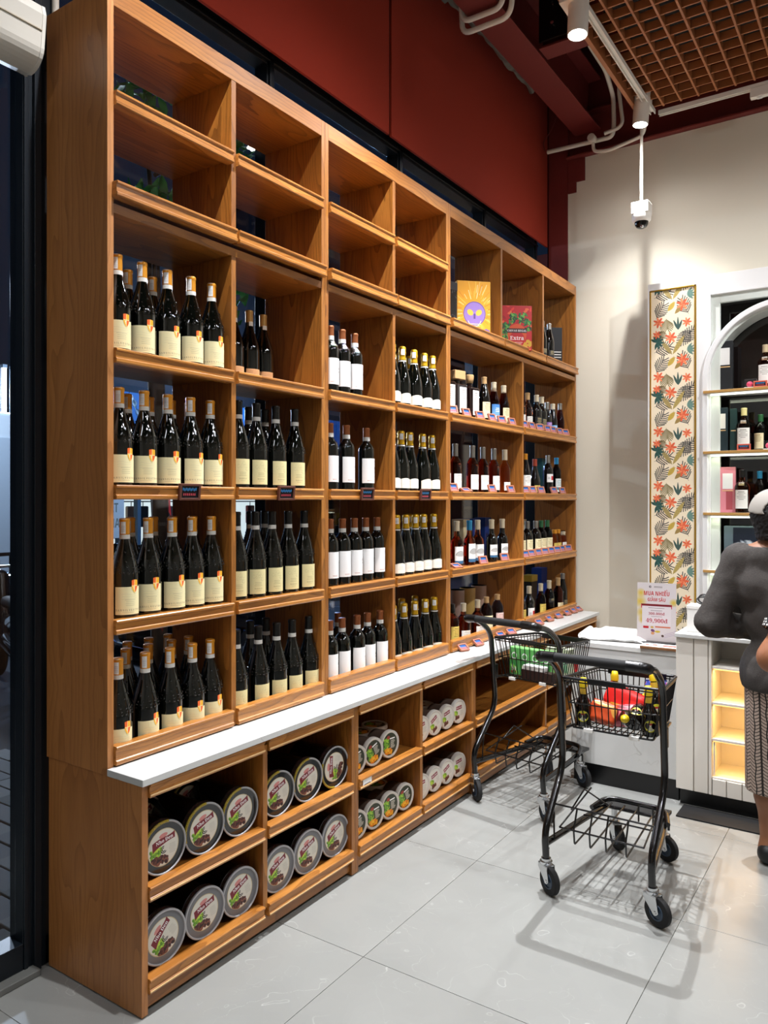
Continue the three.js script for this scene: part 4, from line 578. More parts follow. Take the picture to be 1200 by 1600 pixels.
// ---------------------------------------------------------------- shopping carts
function makeCart(label, pos, turn) {
  const t = thing('shopping_cart', label, 'shopping cart', pos, turn), h = 0.212, sM = M.blackSteel, S = (n, g, m = sM, p = t) => part(n, g, m, p);
  S('frame', bent([[-h, 0.135, 0], [-h, 0.25, 0.015], [-h, 0.47, -0.19], [-h, 0.88, -0.145], [-h, 0.955, -0.03], [-h, 0.975, 0.075], [-h + 0.04, 0.982, 0.085], [h - 0.04, 0.982, 0.085], [h, 0.975, 0.075], [h, 0.955, -0.03], [h, 0.88, -0.145], [h, 0.47, -0.19], [h, 0.25, 0.015], [h, 0.135, 0]], 0.0145, 0.07, 12));
  for (const s of [-1, 1]) S('side_rail', bent([[s * h, 0.2, 0.005], [s * 0.16, 0.2, -0.36], [s * 0.125, 0.2, -0.54]], 0.014, 0.08, 10));
  S('grip', bent([[-0.195, 0.982, 0.085], [0.195, 0.982, 0.085]], 0.0185, 0.01, 14), M.rubber);
  for (const s of [-1, 1]) S('grip_end', bent([[s * 0.14, 0.982, 0.0855], [s * 0.207, 0.98, 0.082], [s * 0.212, 0.97, 0.05]], 0.021, 0.02, 14), M.black);
  S('front_plate', [bx(-0.14, 0.14, 0.196, 0.212, -0.60, -0.50, 0.003), bent([[-0.165, 0.215, -0.42], [-0.13, 0.235, -0.53], [0.13, 0.235, -0.53], [0.165, 0.215, -0.42]], 0.012, 0.08, 8), bent([[-0.15, 0.16, -0.50], [-0.15, 0.205, -0.50], [0.15, 0.205, -0.50], [0.15, 0.16, -0.50]], 0.006, 0.02, 6)]);
  for (const [x, z] of [[-h, 0], [h, 0], [-0.105, -0.56], [0.105, -0.56]]) {
    const c = new THREE.Group(); c.name = 'caster'; c.position.set(x, 0, z); c.rotation.y = [1.0, 1.15, 0.8, 1.2][(x > 0) + (z < 0) * 2]; t.add(c); const R = 0.056, o = 0.026;
    part('stem', [cyl(0.02, 0.02, 0.012, 18, 0.128), cyl(0.014, 0.014, 0.05, 14, 0.13), cyl(0.023, 0.026, 0.012, 20, 0.116)], M.chrome, c);
    const fk = new THREE.Shape(); fk.moveTo(-0.026, 0.118); fk.lineTo(0.03, 0.118); fk.lineTo(o + 0.016, 0.06); fk.quadraticCurveTo(o, 0.036, o - 0.014, 0.058); fk.lineTo(-0.028, 0.1); fk.closePath();
    const side = () => new THREE.ExtrudeGeometry(fk, { depth: 0.004, bevelEnabled: false }).rotateY(-Math.PI / 2);
    part('fork', [side().translate(-0.016, 0, 0), side().translate(0.02, 0, 0), bx(-0.02, 0.02, 0.112, 0.118, -0.028, 0.03, 0.001)], M.chrome, c);
    part('tyre', lathe([[0.03, -0.012], [R - 0.004, -0.0125], [R, -0.008], [R, 0.008], [R - 0.004, 0.0125], [0.03, 0.012]], 36).rotateZ(Math.PI / 2).translate(0, R + 0.001, o), M.rubber, c);
    part('wheel', [new THREE.CylinderGeometry(0.043, 0.043, 0.02, 28).rotateZ(Math.PI / 2).translate(0, R + 0.001, o), new THREE.TorusGeometry(0.028, 0.004, 8, 28).rotateY(Math.PI / 2).translate(0.0105, R + 0.001, o), new THREE.TorusGeometry(0.028, 0.004, 8, 28).rotateY(Math.PI / 2).translate(-0.0105, R + 0.001, o)], M.wheel, c);
    part('axle', new THREE.CylinderGeometry(0.007, 0.007, 0.046, 10).rotateZ(Math.PI / 2).translate(0, R + 0.001, o), M.chrome, c);
  }
  // basket: rear rim high and wide, tapering forward
  const y1 = 0.845, y1f = 0.825, y0 = 0.635, zr = -0.175, zf = -0.545, wr = 0.205, wf = 0.172, w0r = 0.165, w0f = 0.145, w = 0.0026, L = (a, b, k) => a + (b - a) * k, W = [];
  const ring = (k, r) => { const y = L(y0, y1, k), yf = L(y0, y1f, k), a = L(w0r, wr, k), b = L(w0f, wf, k), zz = L(zr - 0.015, zr, k), ff = L(zf + 0.02, zf, k); return bent([[-a, y, zz], [a, y, zz], [b, yf, ff], [-b, yf, ff], [-a, y, zz]], r, 0.015, 6); };
  W.push(ring(0, 0.0045), ring(0.5, 0.003), ring(0.93, 0.003));
  for (let i = 0; i <= 13; i++) { const k = i / 13; W.push(rod([L(-w0r, w0r, k), y0, zr - 0.015], [L(-wr, wr, k), y1, zr], w), rod([L(-w0f, w0f, k), y0, zf + 0.02], [L(-wf, wf, k), y1f, zf], w), rod([L(-w0r, w0r, k), y0, zr - 0.015], [L(-w0f, w0f, k), y0, zf + 0.02], w)); }
  for (let i = 1; i < 13; i++) { const k = i / 13; for (const s of [-1, 1]) W.push(rod([s * L(w0r, w0f, k), y0, L(zr - 0.015, zf + 0.02, k)], [s * L(wr, wf, k), L(y1, y1f, k), L(zr, zf, k)], w)); }
  for (let i = 1; i < 6; i++) { const k = i / 6, z = L(zr, zf, k); W.push(rod([-L(w0r, w0f, k), y0, z], [L(w0r, w0f, k), y0, z], w)); }
  S('basket', W);
  S('basket_rim', [ring(1, 0.0065), bx(-0.13, 0.13, y1f - 0.022, y1f + 0.006, zf - 0.006, zf + 0.006, 0.002), bx(-0.1, 0.06, y1 - 0.012, y1 + 0.008, zr - 0.006, zr + 0.006, 0.002)], M.black);
  for (const x of [-0.1, 0.09]) S('clip', bx(x - 0.02, x + 0.02, y0 - 0.012, y0 + 0.004, zr - 0.022, zr - 0.006, 0.002), M.white);
  for (const s of [-1, 1]) S('bracket', bx(s * h - 0.012, s * h + 0.012, y0 - 0.02, y0 + 0.06, -0.20, -0.165, 0.003), M.black);
  S('basket_arm', [-1, 1].map((s) => bent([[s * h, y0 - 0.01, -0.175], [s * 0.16, y0 - 0.012, -0.36], [s * 0.15, y0 - 0.012, zf + 0.02]], 0.007, 0.05, 8)));
  // wire rack over the wheels
  const K = []; const yr = 0.335, q = 0.0038;
  K.push(rod([-h, yr, -0.08], [h, yr, -0.08], q), rod([-0.17, yr - 0.075, -0.04], [0.17, yr - 0.075, -0.04], q), rod([-h, yr, -0.08], [-0.19, 0.205, -0.035], q));
  for (const x of [-0.11, -0.045, 0.02, 0.10]) K.push(bent([[x, yr, -0.08], [x, yr - 0.075, -0.04], [x, yr - 0.135, -0.05], [x * 0.9, 0.225, -0.50]], q, 0.01, 6));
  K.push(rod([-0.17, yr - 0.075, -0.04], [-0.14, yr + 0.0, -0.34], q), rod([0.17, yr - 0.075, -0.04], [0.14, yr - 0.06, -0.34], q), rod([-0.16, 0.225, -0.3], [0.16, 0.225, -0.3], q), rod([-0.18, yr - 0.06, -0.2], [-0.15, yr + 0.01, -0.28], q), rod([-0.15, yr + 0.01, -0.28], [-0.1, 0.23, -0.45], q), bent([[0.06, 0.225, -0.36], [0.06, 0.30, -0.36], [0.12, 0.30, -0.36], [0.12, 0.225, -0.36]], q, 0.015, 6));
  S('wire_rack', K);
  return t;
}
const CB = makeCart('black wire shopping cart nearest the camera, with soy sauce bottles', [-0.995, 0, -2.975], 0.0);
const CA = makeCart('black wire shopping cart beside the low cabinet, with green packs', [-1.69, 0, -3.655], -0.16);
const inCart = (c, x, y, z) => { c.updateMatrixWorld(true); return c.localToWorld(V(x, y, z)).toArray(); };
{ // goods in the near cart
  const soy = thing('sauce_bottle', 'x', 'bottle', PARK, 0, 'soy sauce bottles in the near cart'), dk = phys(0x080504, 0.08, { clearcoat: 0.5 }), yl = phys(0xe3c21a, 0.4);
  part('glass_body', lathe([[0, 0.003], [0.03, 0], [0.034, 0.004], [0.0345, 0.07], [0.033, 0.09], [0.026, 0.108], [0.016, 0.126], [0.0135, 0.145], [0.013, 0.17], [0, 0.17]], 28), dk, soy);
  part('cap', lathe([[0.0165, 0.163], [0.0172, 0.166], [0.0172, 0.184], [0.014, 0.19], [0.012, 0.202], [0, 0.203]], 20), yl, soy); part('neck_label', arc(0.0155, 0.024, 0.135, 1.6, 14), std(0xcda634, 0.5), soy);
  part('label', (() => { const g = new THREE.CircleGeometry(0.026, 28), p = g.attributes.position; for (let i = 0; i < p.count; i++) { const a = p.getX(i) / 0.035; p.setXYZ(i, Math.sin(a) * 0.0352, p.getY(i) + 0.046, Math.cos(a) * 0.0352); } g.computeVertexNormals(); return g; })(), mat(canvasTex(128, 128, (g) => { g.fillStyle = '#1c1a14'; g.fillRect(0, 0, 128, 128); g.fillStyle = '#c9c32e'; g.beginPath(); g.arc(64, 64, 58, 0, 7); g.fill(); g.fillStyle = '#e9e4cf'; g.beginPath(); g.arc(64, 72, 40, 0, 7); g.fill(); g.fillStyle = '#a3281e'; g.fillRect(28, 34, 72, 20); lines(g, 40, 66, 48, 4, 11, '#5d6a2c', 5); }), 0.4), soy);
  [[-0.135, 0.64, -0.225, 0, 0, 'standing upright, leftmost in the near cart'], [-0.055, 0.645, -0.40, 0, 0, 'standing at the back of the near cart'], [0.145, 0.64, -0.235, 0, 0.06, 'standing upright, rightmost in the near cart'], [0.075, 0.676, -0.225, -1.15, -0.25, 'lying with its base forward in the near cart'], [0.13, 0.66, -0.40, -0.2, 0.1, 'standing behind the rightmost bottle, near cart'], [0.03, 0.674, -0.33, 1.35, 0.1, 'lying with its yellow cap forward, near cart']].forEach(([x, y, z, rx, rz, l], i) => {
    const o = i ? copyOf(soy) : soy; o.userData.label = 'black sauce bottle with yellow cap, ' + l; o.position.set(...inCart(CB, x, y, z)); o.rotation.order = 'YXZ'; o.rotation.set(rx, 0.28, rz);
  });
  const pillow = (w, h, d) => { const g = new THREE.SphereGeometry(1, 24, 16), p = g.attributes.position; for (let i = 0; i < p.count; i++) { const f = (v, e) => Math.sign(v) * Math.pow(Math.abs(v), e); const x = f(p.getX(i), 0.45), y = f(p.getY(i), 0.45), z = p.getZ(i); p.setXYZ(i, x * w / 2, y * h / 2, z * d / 2 + fbm(x * 2, y * 2, 2) * d * 0.15); } g.computeVertexNormals(); return g; };
  const pack = (name, label, w, h, d, colors, c, pos, rot) => { const o = thing(name, label, 'packet', inCart(c, ...pos)); o.rotation.order = 'YXZ'; o.rotation.set(...rot); const tx = canvasTex(128, 128, (g) => { g.fillStyle = colors[0]; g.fillRect(0, 0, 128, 128); for (let i = 0; i < 26; i++) { g.fillStyle = colors[1 + (i % (colors.length - 1))]; g.beginPath(); g.ellipse(rnd() * 128, rnd() * 128, 14, 8, rnd() * 3, 0, 7); g.fill(); } }); part('bag', pillow(w, h, d), phys(0xffffff, 0.35, { map: tx }), o); part('seal', [bx(-w * 0.47, w * 0.47, h * 0.46, h * 0.53, -0.001, 0.001, 0), bx(-w * 0.47, w * 0.47, -h * 0.53, -h * 0.46, -0.001, 0.001, 0)], std(colors[0], 0.4), o); return o; };
  pack('noodle_packet', 'red packet with yellow panel lying high in the near cart', 0.18, 0.10, 0.05, ['#d2201c', '#e8332a', '#e6b63a', '#d2201c'], CB, [0.01, 0.74, -0.34], [-0.3, 0.2, -0.35]);
  pack('snack_packet', 'orange and white snack packet in the front of the near cart', 0.12, 0.09, 0.045, ['#c2481f', '#f1e2c4', '#e6a24a', '#b3202a'], CB, [-0.055, 0.70, -0.245], [-0.4, 0.1, -0.2]);
  pack('snack_packet', 'pink spotted packet beside the orange snack in the near cart', 0.11, 0.09, 0.045, ['#d8707c', '#f3d5d4', '#b33846', '#7d2630'], CB, [0.02, 0.69, -0.29], [-0.5, 0, 0.15]);
  pack('snack_packet', 'blue and pink flower packet at the right of the near cart', 0.1, 0.10, 0.04, ['#27357f', '#3c4fa8', '#d85f9c', '#27357f'], CB, [0.11, 0.765, -0.46], [-0.15, 0, 0.1]);
  pack('snack_packet', 'red packet at the right end of the far cart', 0.08, 0.09, 0.035, ['#c81f1c', '#e03a2c', '#8f1418'], CA, [0.12, 0.70, -0.43], [-0.2, 0, 0]);
  // far cart
  const milk = mat(canvasTex(128, 128, (g) => { g.fillStyle = '#5fae5a'; g.fillRect(0, 0, 128, 128); g.fillStyle = '#3f8c44'; g.fillRect(0, 60, 128, 68); g.lineWidth = 7; g.strokeStyle = '#f2f4ee'; g.beginPath(); g.ellipse(64, 38, 34, 15, 0, 0, 7); g.stroke(); for (let i = 0; i < 14; i++) { g.fillStyle = ['#6b3d22', '#e6e8da', '#8ac04a'][i % 3]; g.beginPath(); g.ellipse(20 + rnd() * 88, 82 + rnd() * 38, 12, 7, rnd() * 3, 0, 7); g.fill(); } }), 0.4);
  let m0; [-0.128, -0.062, 0.004, 0.07].forEach((x, i) => { const l = `green drink carton, ${ALONG(i, 4)} in the far cart`, o = m0 ? copyOf(m0, l) : (m0 = thing('drink_carton', l, 'carton', PARK, 0, 'green cartons in the far cart')); if (!i) { part('body', new RoundedBoxGeometry(0.063, 0.15, 0.05, 1, 0.003).translate(0, 0.075, 0), std(0x78bd6a, 0.4), o); part('front_print', new THREE.BoxGeometry(0.058, 0.14, 0.001).translate(0, 0.075, 0.0255), milk, o); } o.position.set(...inCart(CA, x, 0.64, -0.275)); o.rotation.y = -0.16; });
  const wb = thing('food_box', 'white and dark box lying in front of the green cartons', 'box', inCart(CA, 0.05, 0.64, -0.215), -0.2); part('body', new RoundedBoxGeometry(0.19, 0.05, 0.05, 1, 0.002).translate(0, 0.025, 0), std(0x2c1712, 0.5), wb); part('lid', new RoundedBoxGeometry(0.13, 0.024, 0.048, 1, 0.002).translate(-0.02, 0.063, 0), M.paper, wb);
  const cb = thing('food_box', 'cream box standing at the right in the far cart', 'box', inCart(CA, 0.08, 0.64, -0.38), -0.1); part('body', new RoundedBoxGeometry(0.14, 0.155, 0.06, 1, 0.003).translate(0, 0.078, 0), std(0xc9cfae, 0.5), cb); part('front_print', bx(-0.06, 0.06, 0.03, 0.1, 0.0302, 0.031, 0), std(0x7fb08a, 0.5), cb);
}
// ---------------------------------------------------------------- counters
{
  const c = thing('counter', 'low white marble counter with black plinth behind the carts', 'counter', [-1.575, 0, -4.26]);
  part('top_slab', bx(-0.004, 0.592, 0.768, 0.795, -0.62, 0.004, 0.002, 'x'), M.stone, c);
  part('front_panel', bx(0.03, 0.588, 0.112, 0.768, -0.02, -0.001, 0.001, 'x'), M.stone, c); part('corner_post', bx(0, 0.03, 0.112, 0.768, -0.03, 0, 0.002), std(0xd9d6cf, 0.4), c);
  part('side_panel', bx(0.002, 0.02, 0.112, 0.768, -0.61, -0.03, 0.001), M.stone, c); part('plinth', bx(0.01, 0.588, 0, 0.112, -0.6, -0.014, 0.001), M.black, c);
  const k = thing('counter', 'tall white slatted counter with a glowing niche, by the shopper', 'counter', [-0.985, 0, -4.2]); const W = std(0xe3ded4, 0.45);
  part('top_slab', bx(-0.004, 2.6, 0.885, 0.905, -0.6, 0.012, 0.002, 'x'), M.stone, k); part('plinth', bx(0.01, 2.6, 0, 0.09, -0.58, -0.05, 0.001), M.black, k);
  part('carcass', [bx(0, 0.02, 0.09, 0.885, -0.58, -0.014, 0.001), bx(0.17, 0.178, 0.09, 0.885, -0.3, -0.014, 0), bx(0.44, 0.448, 0.09, 0.885, -0.3, -0.014, 0), bx(0.17, 0.448, 0.17, 0.885, -0.26, -0.252, 0), bx(0.02, 0.17, 0.09, 0.885, -0.03, -0.014, 0), bx(0.17, 2.6, 0.09, 0.178, -0.03, -0.014, 0), bx(0.448, 2.6, 0.178, 0.885, -0.03, -0.014, 0)], W, k);
  for (const [a, b] of [[0.001, 0.087], [0.091, 0.158]]) part('slat', bx(a, b, 0.092, 0.884, -0.014, 0, 0.003), W, k);
  part('slat', bx(0.162, 0.176, 0.092, 0.884, -0.014, 0, 0.002), W, k);
  for (const [a, b] of [[0.18, 0.245], [0.249, 0.318], [0.322, 0.39], [0.394, 0.45]]) part('slat', bx(a, b, 0.092, 0.175, -0.014, 0, 0.003), W, k);
  for (let i = 0; i < 18; i++) part('slat', bx(0.452 + i * 0.088, 0.536 + i * 0.088, 0.092, 0.884, -0.014, 0, 0.003), W, k);
  for (const y of [0.178, 0.375, 0.562, 0.745]) part('niche_shelf', bx(0.178, 0.44, y - 0.006, y + 0.006, -0.25, -0.004, 0.001), W, k);
  // warm strip lights inside the three lower compartments
  for (const y of [0.363, 0.55, 0.733]) { part('strip_light', bx(0.182, 0.436, y - 0.005, y, -0.05, -0.035, 0), std(0xffffff, 0.5, 0, { emissive: 0xffb24e, emissiveIntensity: 3 }), k); const L = new THREE.RectAreaLight(0xffc46e, 60, 0.25, 0.016); L.position.set(0.31, y - 0.007, -0.043); L.rotation.x = -Math.PI / 2; k.add(L); }
  part('niche_lamp', bx(0.182, 0.19, 0.19, 0.36, -0.02, -0.014, 0), W, k);
  solo('floor_mat', bx(-0.95, 0.6, 0.001, 0.008, -4.22, -4.05, 0.002), M.blackMatte, 'black floor mat lying along the plinth of the slatted counter', 'mat');
  // things on the counters
  const cl = (() => { const g = new THREE.PlaneGeometry(0.36, 0.30, 40, 34).rotateX(-Math.PI / 2), p = g.attributes.position; for (let i = 0; i < p.count; i++) { const x = p.getX(i), z = p.getZ(i); p.setY(i, 0.03 + 0.012 * fbm(x * 6, z * 6, 3) - 0.022 * Math.max(0, Math.abs(z) / 0.15 - 0.86) * 7 - (x > 0.14 ? (x - 0.14) * 0.4 : 0)); } g.computeVertexNormals(); return g; })();
  const cloth = thing('folded_cloth', 'white folded cloth lying on the marble counter by the poster', 'cloth', [-1.39, 0.797, -4.50], 0.15);
  const edge = cl.clone(), pe = edge.attributes.position; for (let i = 0; i < pe.count; i++) pe.setY(i, Math.max(0.001, pe.getY(i) * 0.45)); edge.computeVertexNormals();
  part('fold', cl, std(0xdad9d6, 0.9, 0, { side: THREE.DoubleSide }), cloth); part('fold', edge, std(0xcfcdc9, 0.9, 0, { side: THREE.DoubleSide }), cloth); part('rolled_edge', bent([[-0.175, 0.018, -0.14], [-0.18, 0.018, 0.13]], 0.017, 0.01, 12), std(0xdad9d6, 0.9), cloth);
  const ps = thing('poster_stand', 'promotional price poster in a clear stand on the marble counter', 'poster', [-1.142, 0.796, -4.42], 0.12);
  const poster = canvasTex(640, 1000, (g) => {
    g.fillStyle = '#d9d2d2'; g.fillRect(0, 0, 640, 1000); for (const [x, y, r] of [[60, 180, 90], [50, 330, 120], [80, 520, 110], [600, 330, 80], [90, 640, 80]]) { const k = g.createRadialGradient(x, y, 5, x, y, r); k.addColorStop(0, 'rgba(214,178,40,0.85)'); k.addColorStop(1, 'rgba(214,178,40,0)'); g.fillStyle = k; g.fillRect(0, 0, 640, 1000); }
    g.fillStyle = '#3a302c'; g.beginPath(); g.arc(215, 68, 19, 0, 7); g.fill(); g.fillStyle = '#d9d2d2'; g.beginPath(); g.arc(219, 66, 10, 0, 7); g.fill(); lines(g, 260, 60, 170, 2, 14, '#5a4e4a', 6, 0.2);
    g.fillStyle = '#c3161c'; g.textAlign = 'center'; g.font = 'bold 92px sans-serif'; g.save(); g.translate(320, 218); g.scale(0.82, 1.1); g.fillText('MUA NHI\u00caU', 0, 0); g.lineWidth = 10; g.strokeStyle = '#c3161c'; g.beginPath(); g.moveTo(196, -96); g.lineTo(212, -80); g.stroke(); g.restore(); g.save(); g.translate(320, 318); g.scale(0.8, 1); g.font = 'bold 78px sans-serif'; g.fillText('GIAM S\u00c2U', 0, 0); g.lineWidth = 7; g.strokeStyle = '#c3161c'; g.beginPath(); g.arc(-92, -70, 9, 3.4, 7.2); g.lineTo(-92, -56); g.stroke(); g.restore();
    g.fillStyle = '#7c1322'; g.fillRect(66, 366, 508, 36); g.fillStyle = '#c5173a'; g.fillRect(66, 378, 14, 60); g.fillRect(560, 378, 14, 60); g.fillStyle = '#e2dbdd'; g.fillRect(84, 402, 474, 330);
    lines(g, 180, 430, 280, 1, 12, '#6a5c5c', 7, 0.1); lines(g, 220, 474, 200, 1, 12, '#6a5c5c', 7, 0.1); g.fillStyle = '#a3182e'; g.font = 'bold 62px serif'; g.fillText('300.000\u0111', 322, 552); lines(g, 230, 576, 190, 1, 12, '#6a5c5c', 6, 0.1); g.fillStyle = '#b3122a'; g.font = 'bold 96px serif'; g.fillText('49,900\u0111', 326, 684);
    g.fillStyle = '#c0121f'; g.fillRect(104, 748, 90, 38); g.fillStyle = '#d5714f'; g.fillRect(300, 744, 250, 22); g.fillStyle = '#c6a24a'; g.beginPath(); g.ellipse(250, 764, 26, 16, 0, 0, 7); g.fill();
    g.fillStyle = '#6b3d6e'; g.beginPath(); g.ellipse(262, 822, 34, 24, 0.4, 0, 7); g.fill(); g.fillStyle = '#d59a6a'; g.beginPath(); g.ellipse(262, 866, 30, 26, 0, 0, 7); g.fill(); g.fillStyle = '#cdb53a'; g.beginPath(); g.ellipse(340, 836, 46, 18, 0, 0, 7); g.fill(); g.fillStyle = '#40261e'; g.beginPath(); g.ellipse(424, 904, 22, 20, 0.4, 0, 7); g.fill(); g.strokeStyle = '#a390b6'; g.lineWidth = 5; for (let i = 0; i < 3; i++) { g.beginPath(); g.moveTo(450, 880 + i * 26); g.quadraticCurveTo(540, 850 + i * 24, 640, 810 + i * 30); g.stroke(); }
  });
  part('panel', new THREE.BoxGeometry(0.208, 0.325, 0.003).translate(0, 0.178, 0).rotateX(-0.06), std(0xcfcdcd, 0.4, 0, { map: poster }), ps); part('foot', bx(-0.104, 0.104, 0, 0.014, -0.03, 0.03, 0.002), M.black, ps);
  const bk = thing('menu_board', 'small wooden board with red and white print before the poster', 'board', [-1.085, 0.796, -4.30], 0.03); part('board', bx(-0.1, 0.1, 0, 0.014, -0.055, 0.055, 0.002, 'x'), std(0x7a5230, 0.6), bk); part('sheet', new THREE.BoxGeometry(0.196, 0.001, 0.1).translate(0, 0.0148, 0), mat(canvasTex(256, 128, (g) => { g.fillStyle = '#eeeae4'; g.fillRect(0, 0, 256, 128); g.fillStyle = '#d8442f'; for (const [x, w] of [[20, 26], [70, 34], [140, 90]]) g.fillRect(x, 40, w, 44); })), bk);
  const wb = thing('paper_box', 'plain white box on the slatted counter beside the shopper', 'box', [-0.89, 0.906, -4.33], 0.05); part('body', new RoundedBoxGeometry(0.115, 0.138, 0.12, 1, 0.003).translate(0, 0.069, 0), std(0xdcd9d4, 0.6), wb); part('lid', new RoundedBoxGeometry(0.118, 0.018, 0.123, 1, 0.002).translate(0, 0.13, 0), std(0xe2dfda, 0.6), wb);
  const cb = solo('cable_coil', [0, 1, 2].map((i) => tube(Array.from({ length: 12 }, (_, k) => [Math.cos(k / 12 * 6.283) * (0.04 - i * 0.004) , 0.02 + Math.sin(k / 12 * 6.283) * 0.022 + i * 0.006, Math.sin(k / 12 * 6.283 + i) * 0.02]), 0.003, 40, 6, true)).reduce((a, b) => merge([a, b])), M.black, 'coil of black cable lying on the plain white box', 'cable'); cb.position.set(-0.87, 1.046, -4.33);
  const tm = thing('card_terminal', 'black rounded payment terminal standing behind the shopper\u2019s elbow', 'terminal', [-0.79, 0.906, -4.42], -0.2); part('body', new RoundedBoxGeometry(0.085, 0.23, 0.035, 3, 0.015).rotateX(-0.15).translate(0, 0.122, 0), M.black, tm); part('foot', bx(-0.05, 0.05, 0, 0.012, -0.05, 0.05, 0.003), M.black, tm);
}
// ---------------------------------------------------------------- arched wall cabinet
{
  const c = thing('wall_cabinet', 'white wall cabinet with floral side panel and arched lit niche', 'cabinet', [-1.505, 0, -5.845]), W = std(0xe6e5e2, 0.45), G = std(0xd6dbd2, 0.4), X = (x) => x + 1.505, Z = (z) => z + 5.845, P = (n, g, m) => part(n, g.translate(1.505, 0, 5.845), m, c);
  P('frame', merge([bx(-1.505, -1.492, 0, 3.14, -5.845, -5.60, 0.002), bx(-1.492, -1.178, 3.092, 3.14, -5.845, -5.60, 0.002), bx(-1.492, -1.178, 0, 0.4, -5.845, -5.60, 0.002), bx(-1.178, -1.085, 0, 3.14, -5.845, -5.60, 0.002), bx(-1.085, -0.175, 3.005, 3.14, -5.845, -5.60, 0.002), bx(-0.175, 0.3, 0, 3.14, -5.845, -5.60, 0.002), bx(-1.085, -0.175, 0, 0.6, -5.845, -5.60, 0.002)]), W);
  T.floral = canvasTex(512, 640, (g) => {
    g.fillStyle = '#f0e0c2'; g.fillRect(0, 0, 512, 640);
    const wrap = (f) => { for (const d of [-640, 0, 640]) { g.save(); g.translate(0, d); f(); g.restore(); } };
    const fern = (x, y, a, L, col, n = 8) => wrap(() => { g.save(); g.translate(x, y); g.rotate(a); g.strokeStyle = col; g.lineCap = 'round'; g.lineWidth = 3; g.beginPath(); g.moveTo(0, 0); g.quadraticCurveTo(L * 0.5, -14, L, 0); g.stroke(); for (let i = 1; i < n; i++) { const k = i / n, w = 70 * Math.sin(Math.PI * (0.25 + 0.7 * k)); g.lineWidth = 10; for (const s of [-1, 1]) { g.beginPath(); g.moveTo(L * k, -8 * k); g.quadraticCurveTo(L * k + 20, s * w * 0.4, L * k + 58, s * w * 1.1); g.stroke(); } } g.restore(); });
    const leaf = (x, y, a, L, w, col, rib) => wrap(() => { g.save(); g.translate(x, y); g.rotate(a); g.fillStyle = col; g.beginPath(); g.moveTo(0, 0); g.quadraticCurveTo(L * 0.5, -w * 1.5, L, 0); g.quadraticCurveTo(L * 0.5, w * 1.5, 0, 0); g.fill(); g.strokeStyle = rib; g.lineWidth = 2.5; for (let i = 1; i < 9; i++) { g.beginPath(); g.moveTo(L * i / 9, 0); g.lineTo(L * i / 9 + 16, w * 0.45); g.moveTo(L * i / 9, 0); g.lineTo(L * i / 9 + 16, -w * 0.45); g.stroke(); } g.restore(); });
    const flower = (x, y, r) => wrap(() => { for (let i = 0; i < 7; i++) { g.fillStyle = i % 2 ? '#ee8a5c' : '#e0603c'; g.save(); g.translate(x, y); g.rotate(i * 0.9); g.beginPath(); g.ellipse(r * 0.6, 0, r * 0.66, r * 0.24, 0, 0, 7); g.fill(); g.restore(); } });
    fern(60, 165, -1.0, 190, '#2b2b2e'); fern(440, 150, -2.0, 200, '#2b2b2e'); fern(360, 480, -0.8, 210, '#2b2b2e'); fern(40, 560, -0.3, 210, '#2b2b2e'); fern(470, 330, 2.3, 180, '#3a3a38'); fern(30, 330, 0.6, 130, '#6b5a3a', 9); fern(180, 170, 1.5, 130, '#7d7048', 8);
    leaf(250, 600, -2.2, 210, 34, '#a8935a', '#7c6a3a'); leaf(256, 600, -1.0, 250, 36, '#b39c56', '#84713a'); leaf(200, 90, -0.9, 130, 38, '#c9aa48', '#9d8434'); leaf(280, 130, -0.8, 140, 34, '#a4874a', '#7a6231'); leaf(320, 320, -2.0, 130, 18, '#3e5a52', '#2c433d'); leaf(320, 320, -1.2, 120, 18, '#3e5a52', '#2c433d'); leaf(320, 320, -1.6, 150, 16, '#3e5a52', '#2c433d');
    for (let i = 0; i < 9; i++) leaf(70, 440, -2.6 + i * 0.55, 84, 20, ['#27544c', '#35685e'][i % 2], '#1c3b35'); for (let i = 0; i < 5; i++) leaf(420, 560, -0.9 + i * 0.4, 90, 20, '#6f9184', '#4f7064');
    flower(90, 210, 52); flower(70, 350, 40); flower(235, 400, 56); flower(370, 30, 60); flower(420, 240, 44);
  }); T.floral.wrapS = T.floral.wrapT = THREE.RepeatWrapping;
  { const g = new THREE.BoxGeometry(0.298, 2.676, 0.006).translate(-1.335, 1.746, -5.606); const uv = g.attributes.uv; for (let i = 0; i < uv.count; i++) uv.setY(i, uv.getY(i) * 2.676 / 0.386 + 0.32); P('floral_panel', g, mat(T.floral, 0.6)); }
  P('gold_trim', merge([bx(-1.492, -1.482, 0.4, 3.092, -5.612, -5.597, 0.001), bx(-1.19, -1.178, 0.4, 3.092, -5.612, -5.597, 0.001), bx(-1.492, -1.178, 3.082, 3.092, -5.612, -5.597, 0.001)]), std(0xc59c3c, 0.3, 0.8));
  P('inner_frame', merge([bx(-1.085, -1.03, 0.6, 3.005, -5.66, -5.625, 0.002), bx(-0.23, -0.175, 0.6, 3.005, -5.66, -5.625, 0.002), bx(-1.03, -0.23, 2.95, 3.005, -5.66, -5.625, 0.002)]), G);
  P('mirror_back', bx(-1.085, -0.175, 0.6, 3.005, -5.83, -5.82, 0), phys(0x1d1716, 0.06, { metalness: 0.25, clearcoat: 1, clearcoatRoughness: 0.02 }));
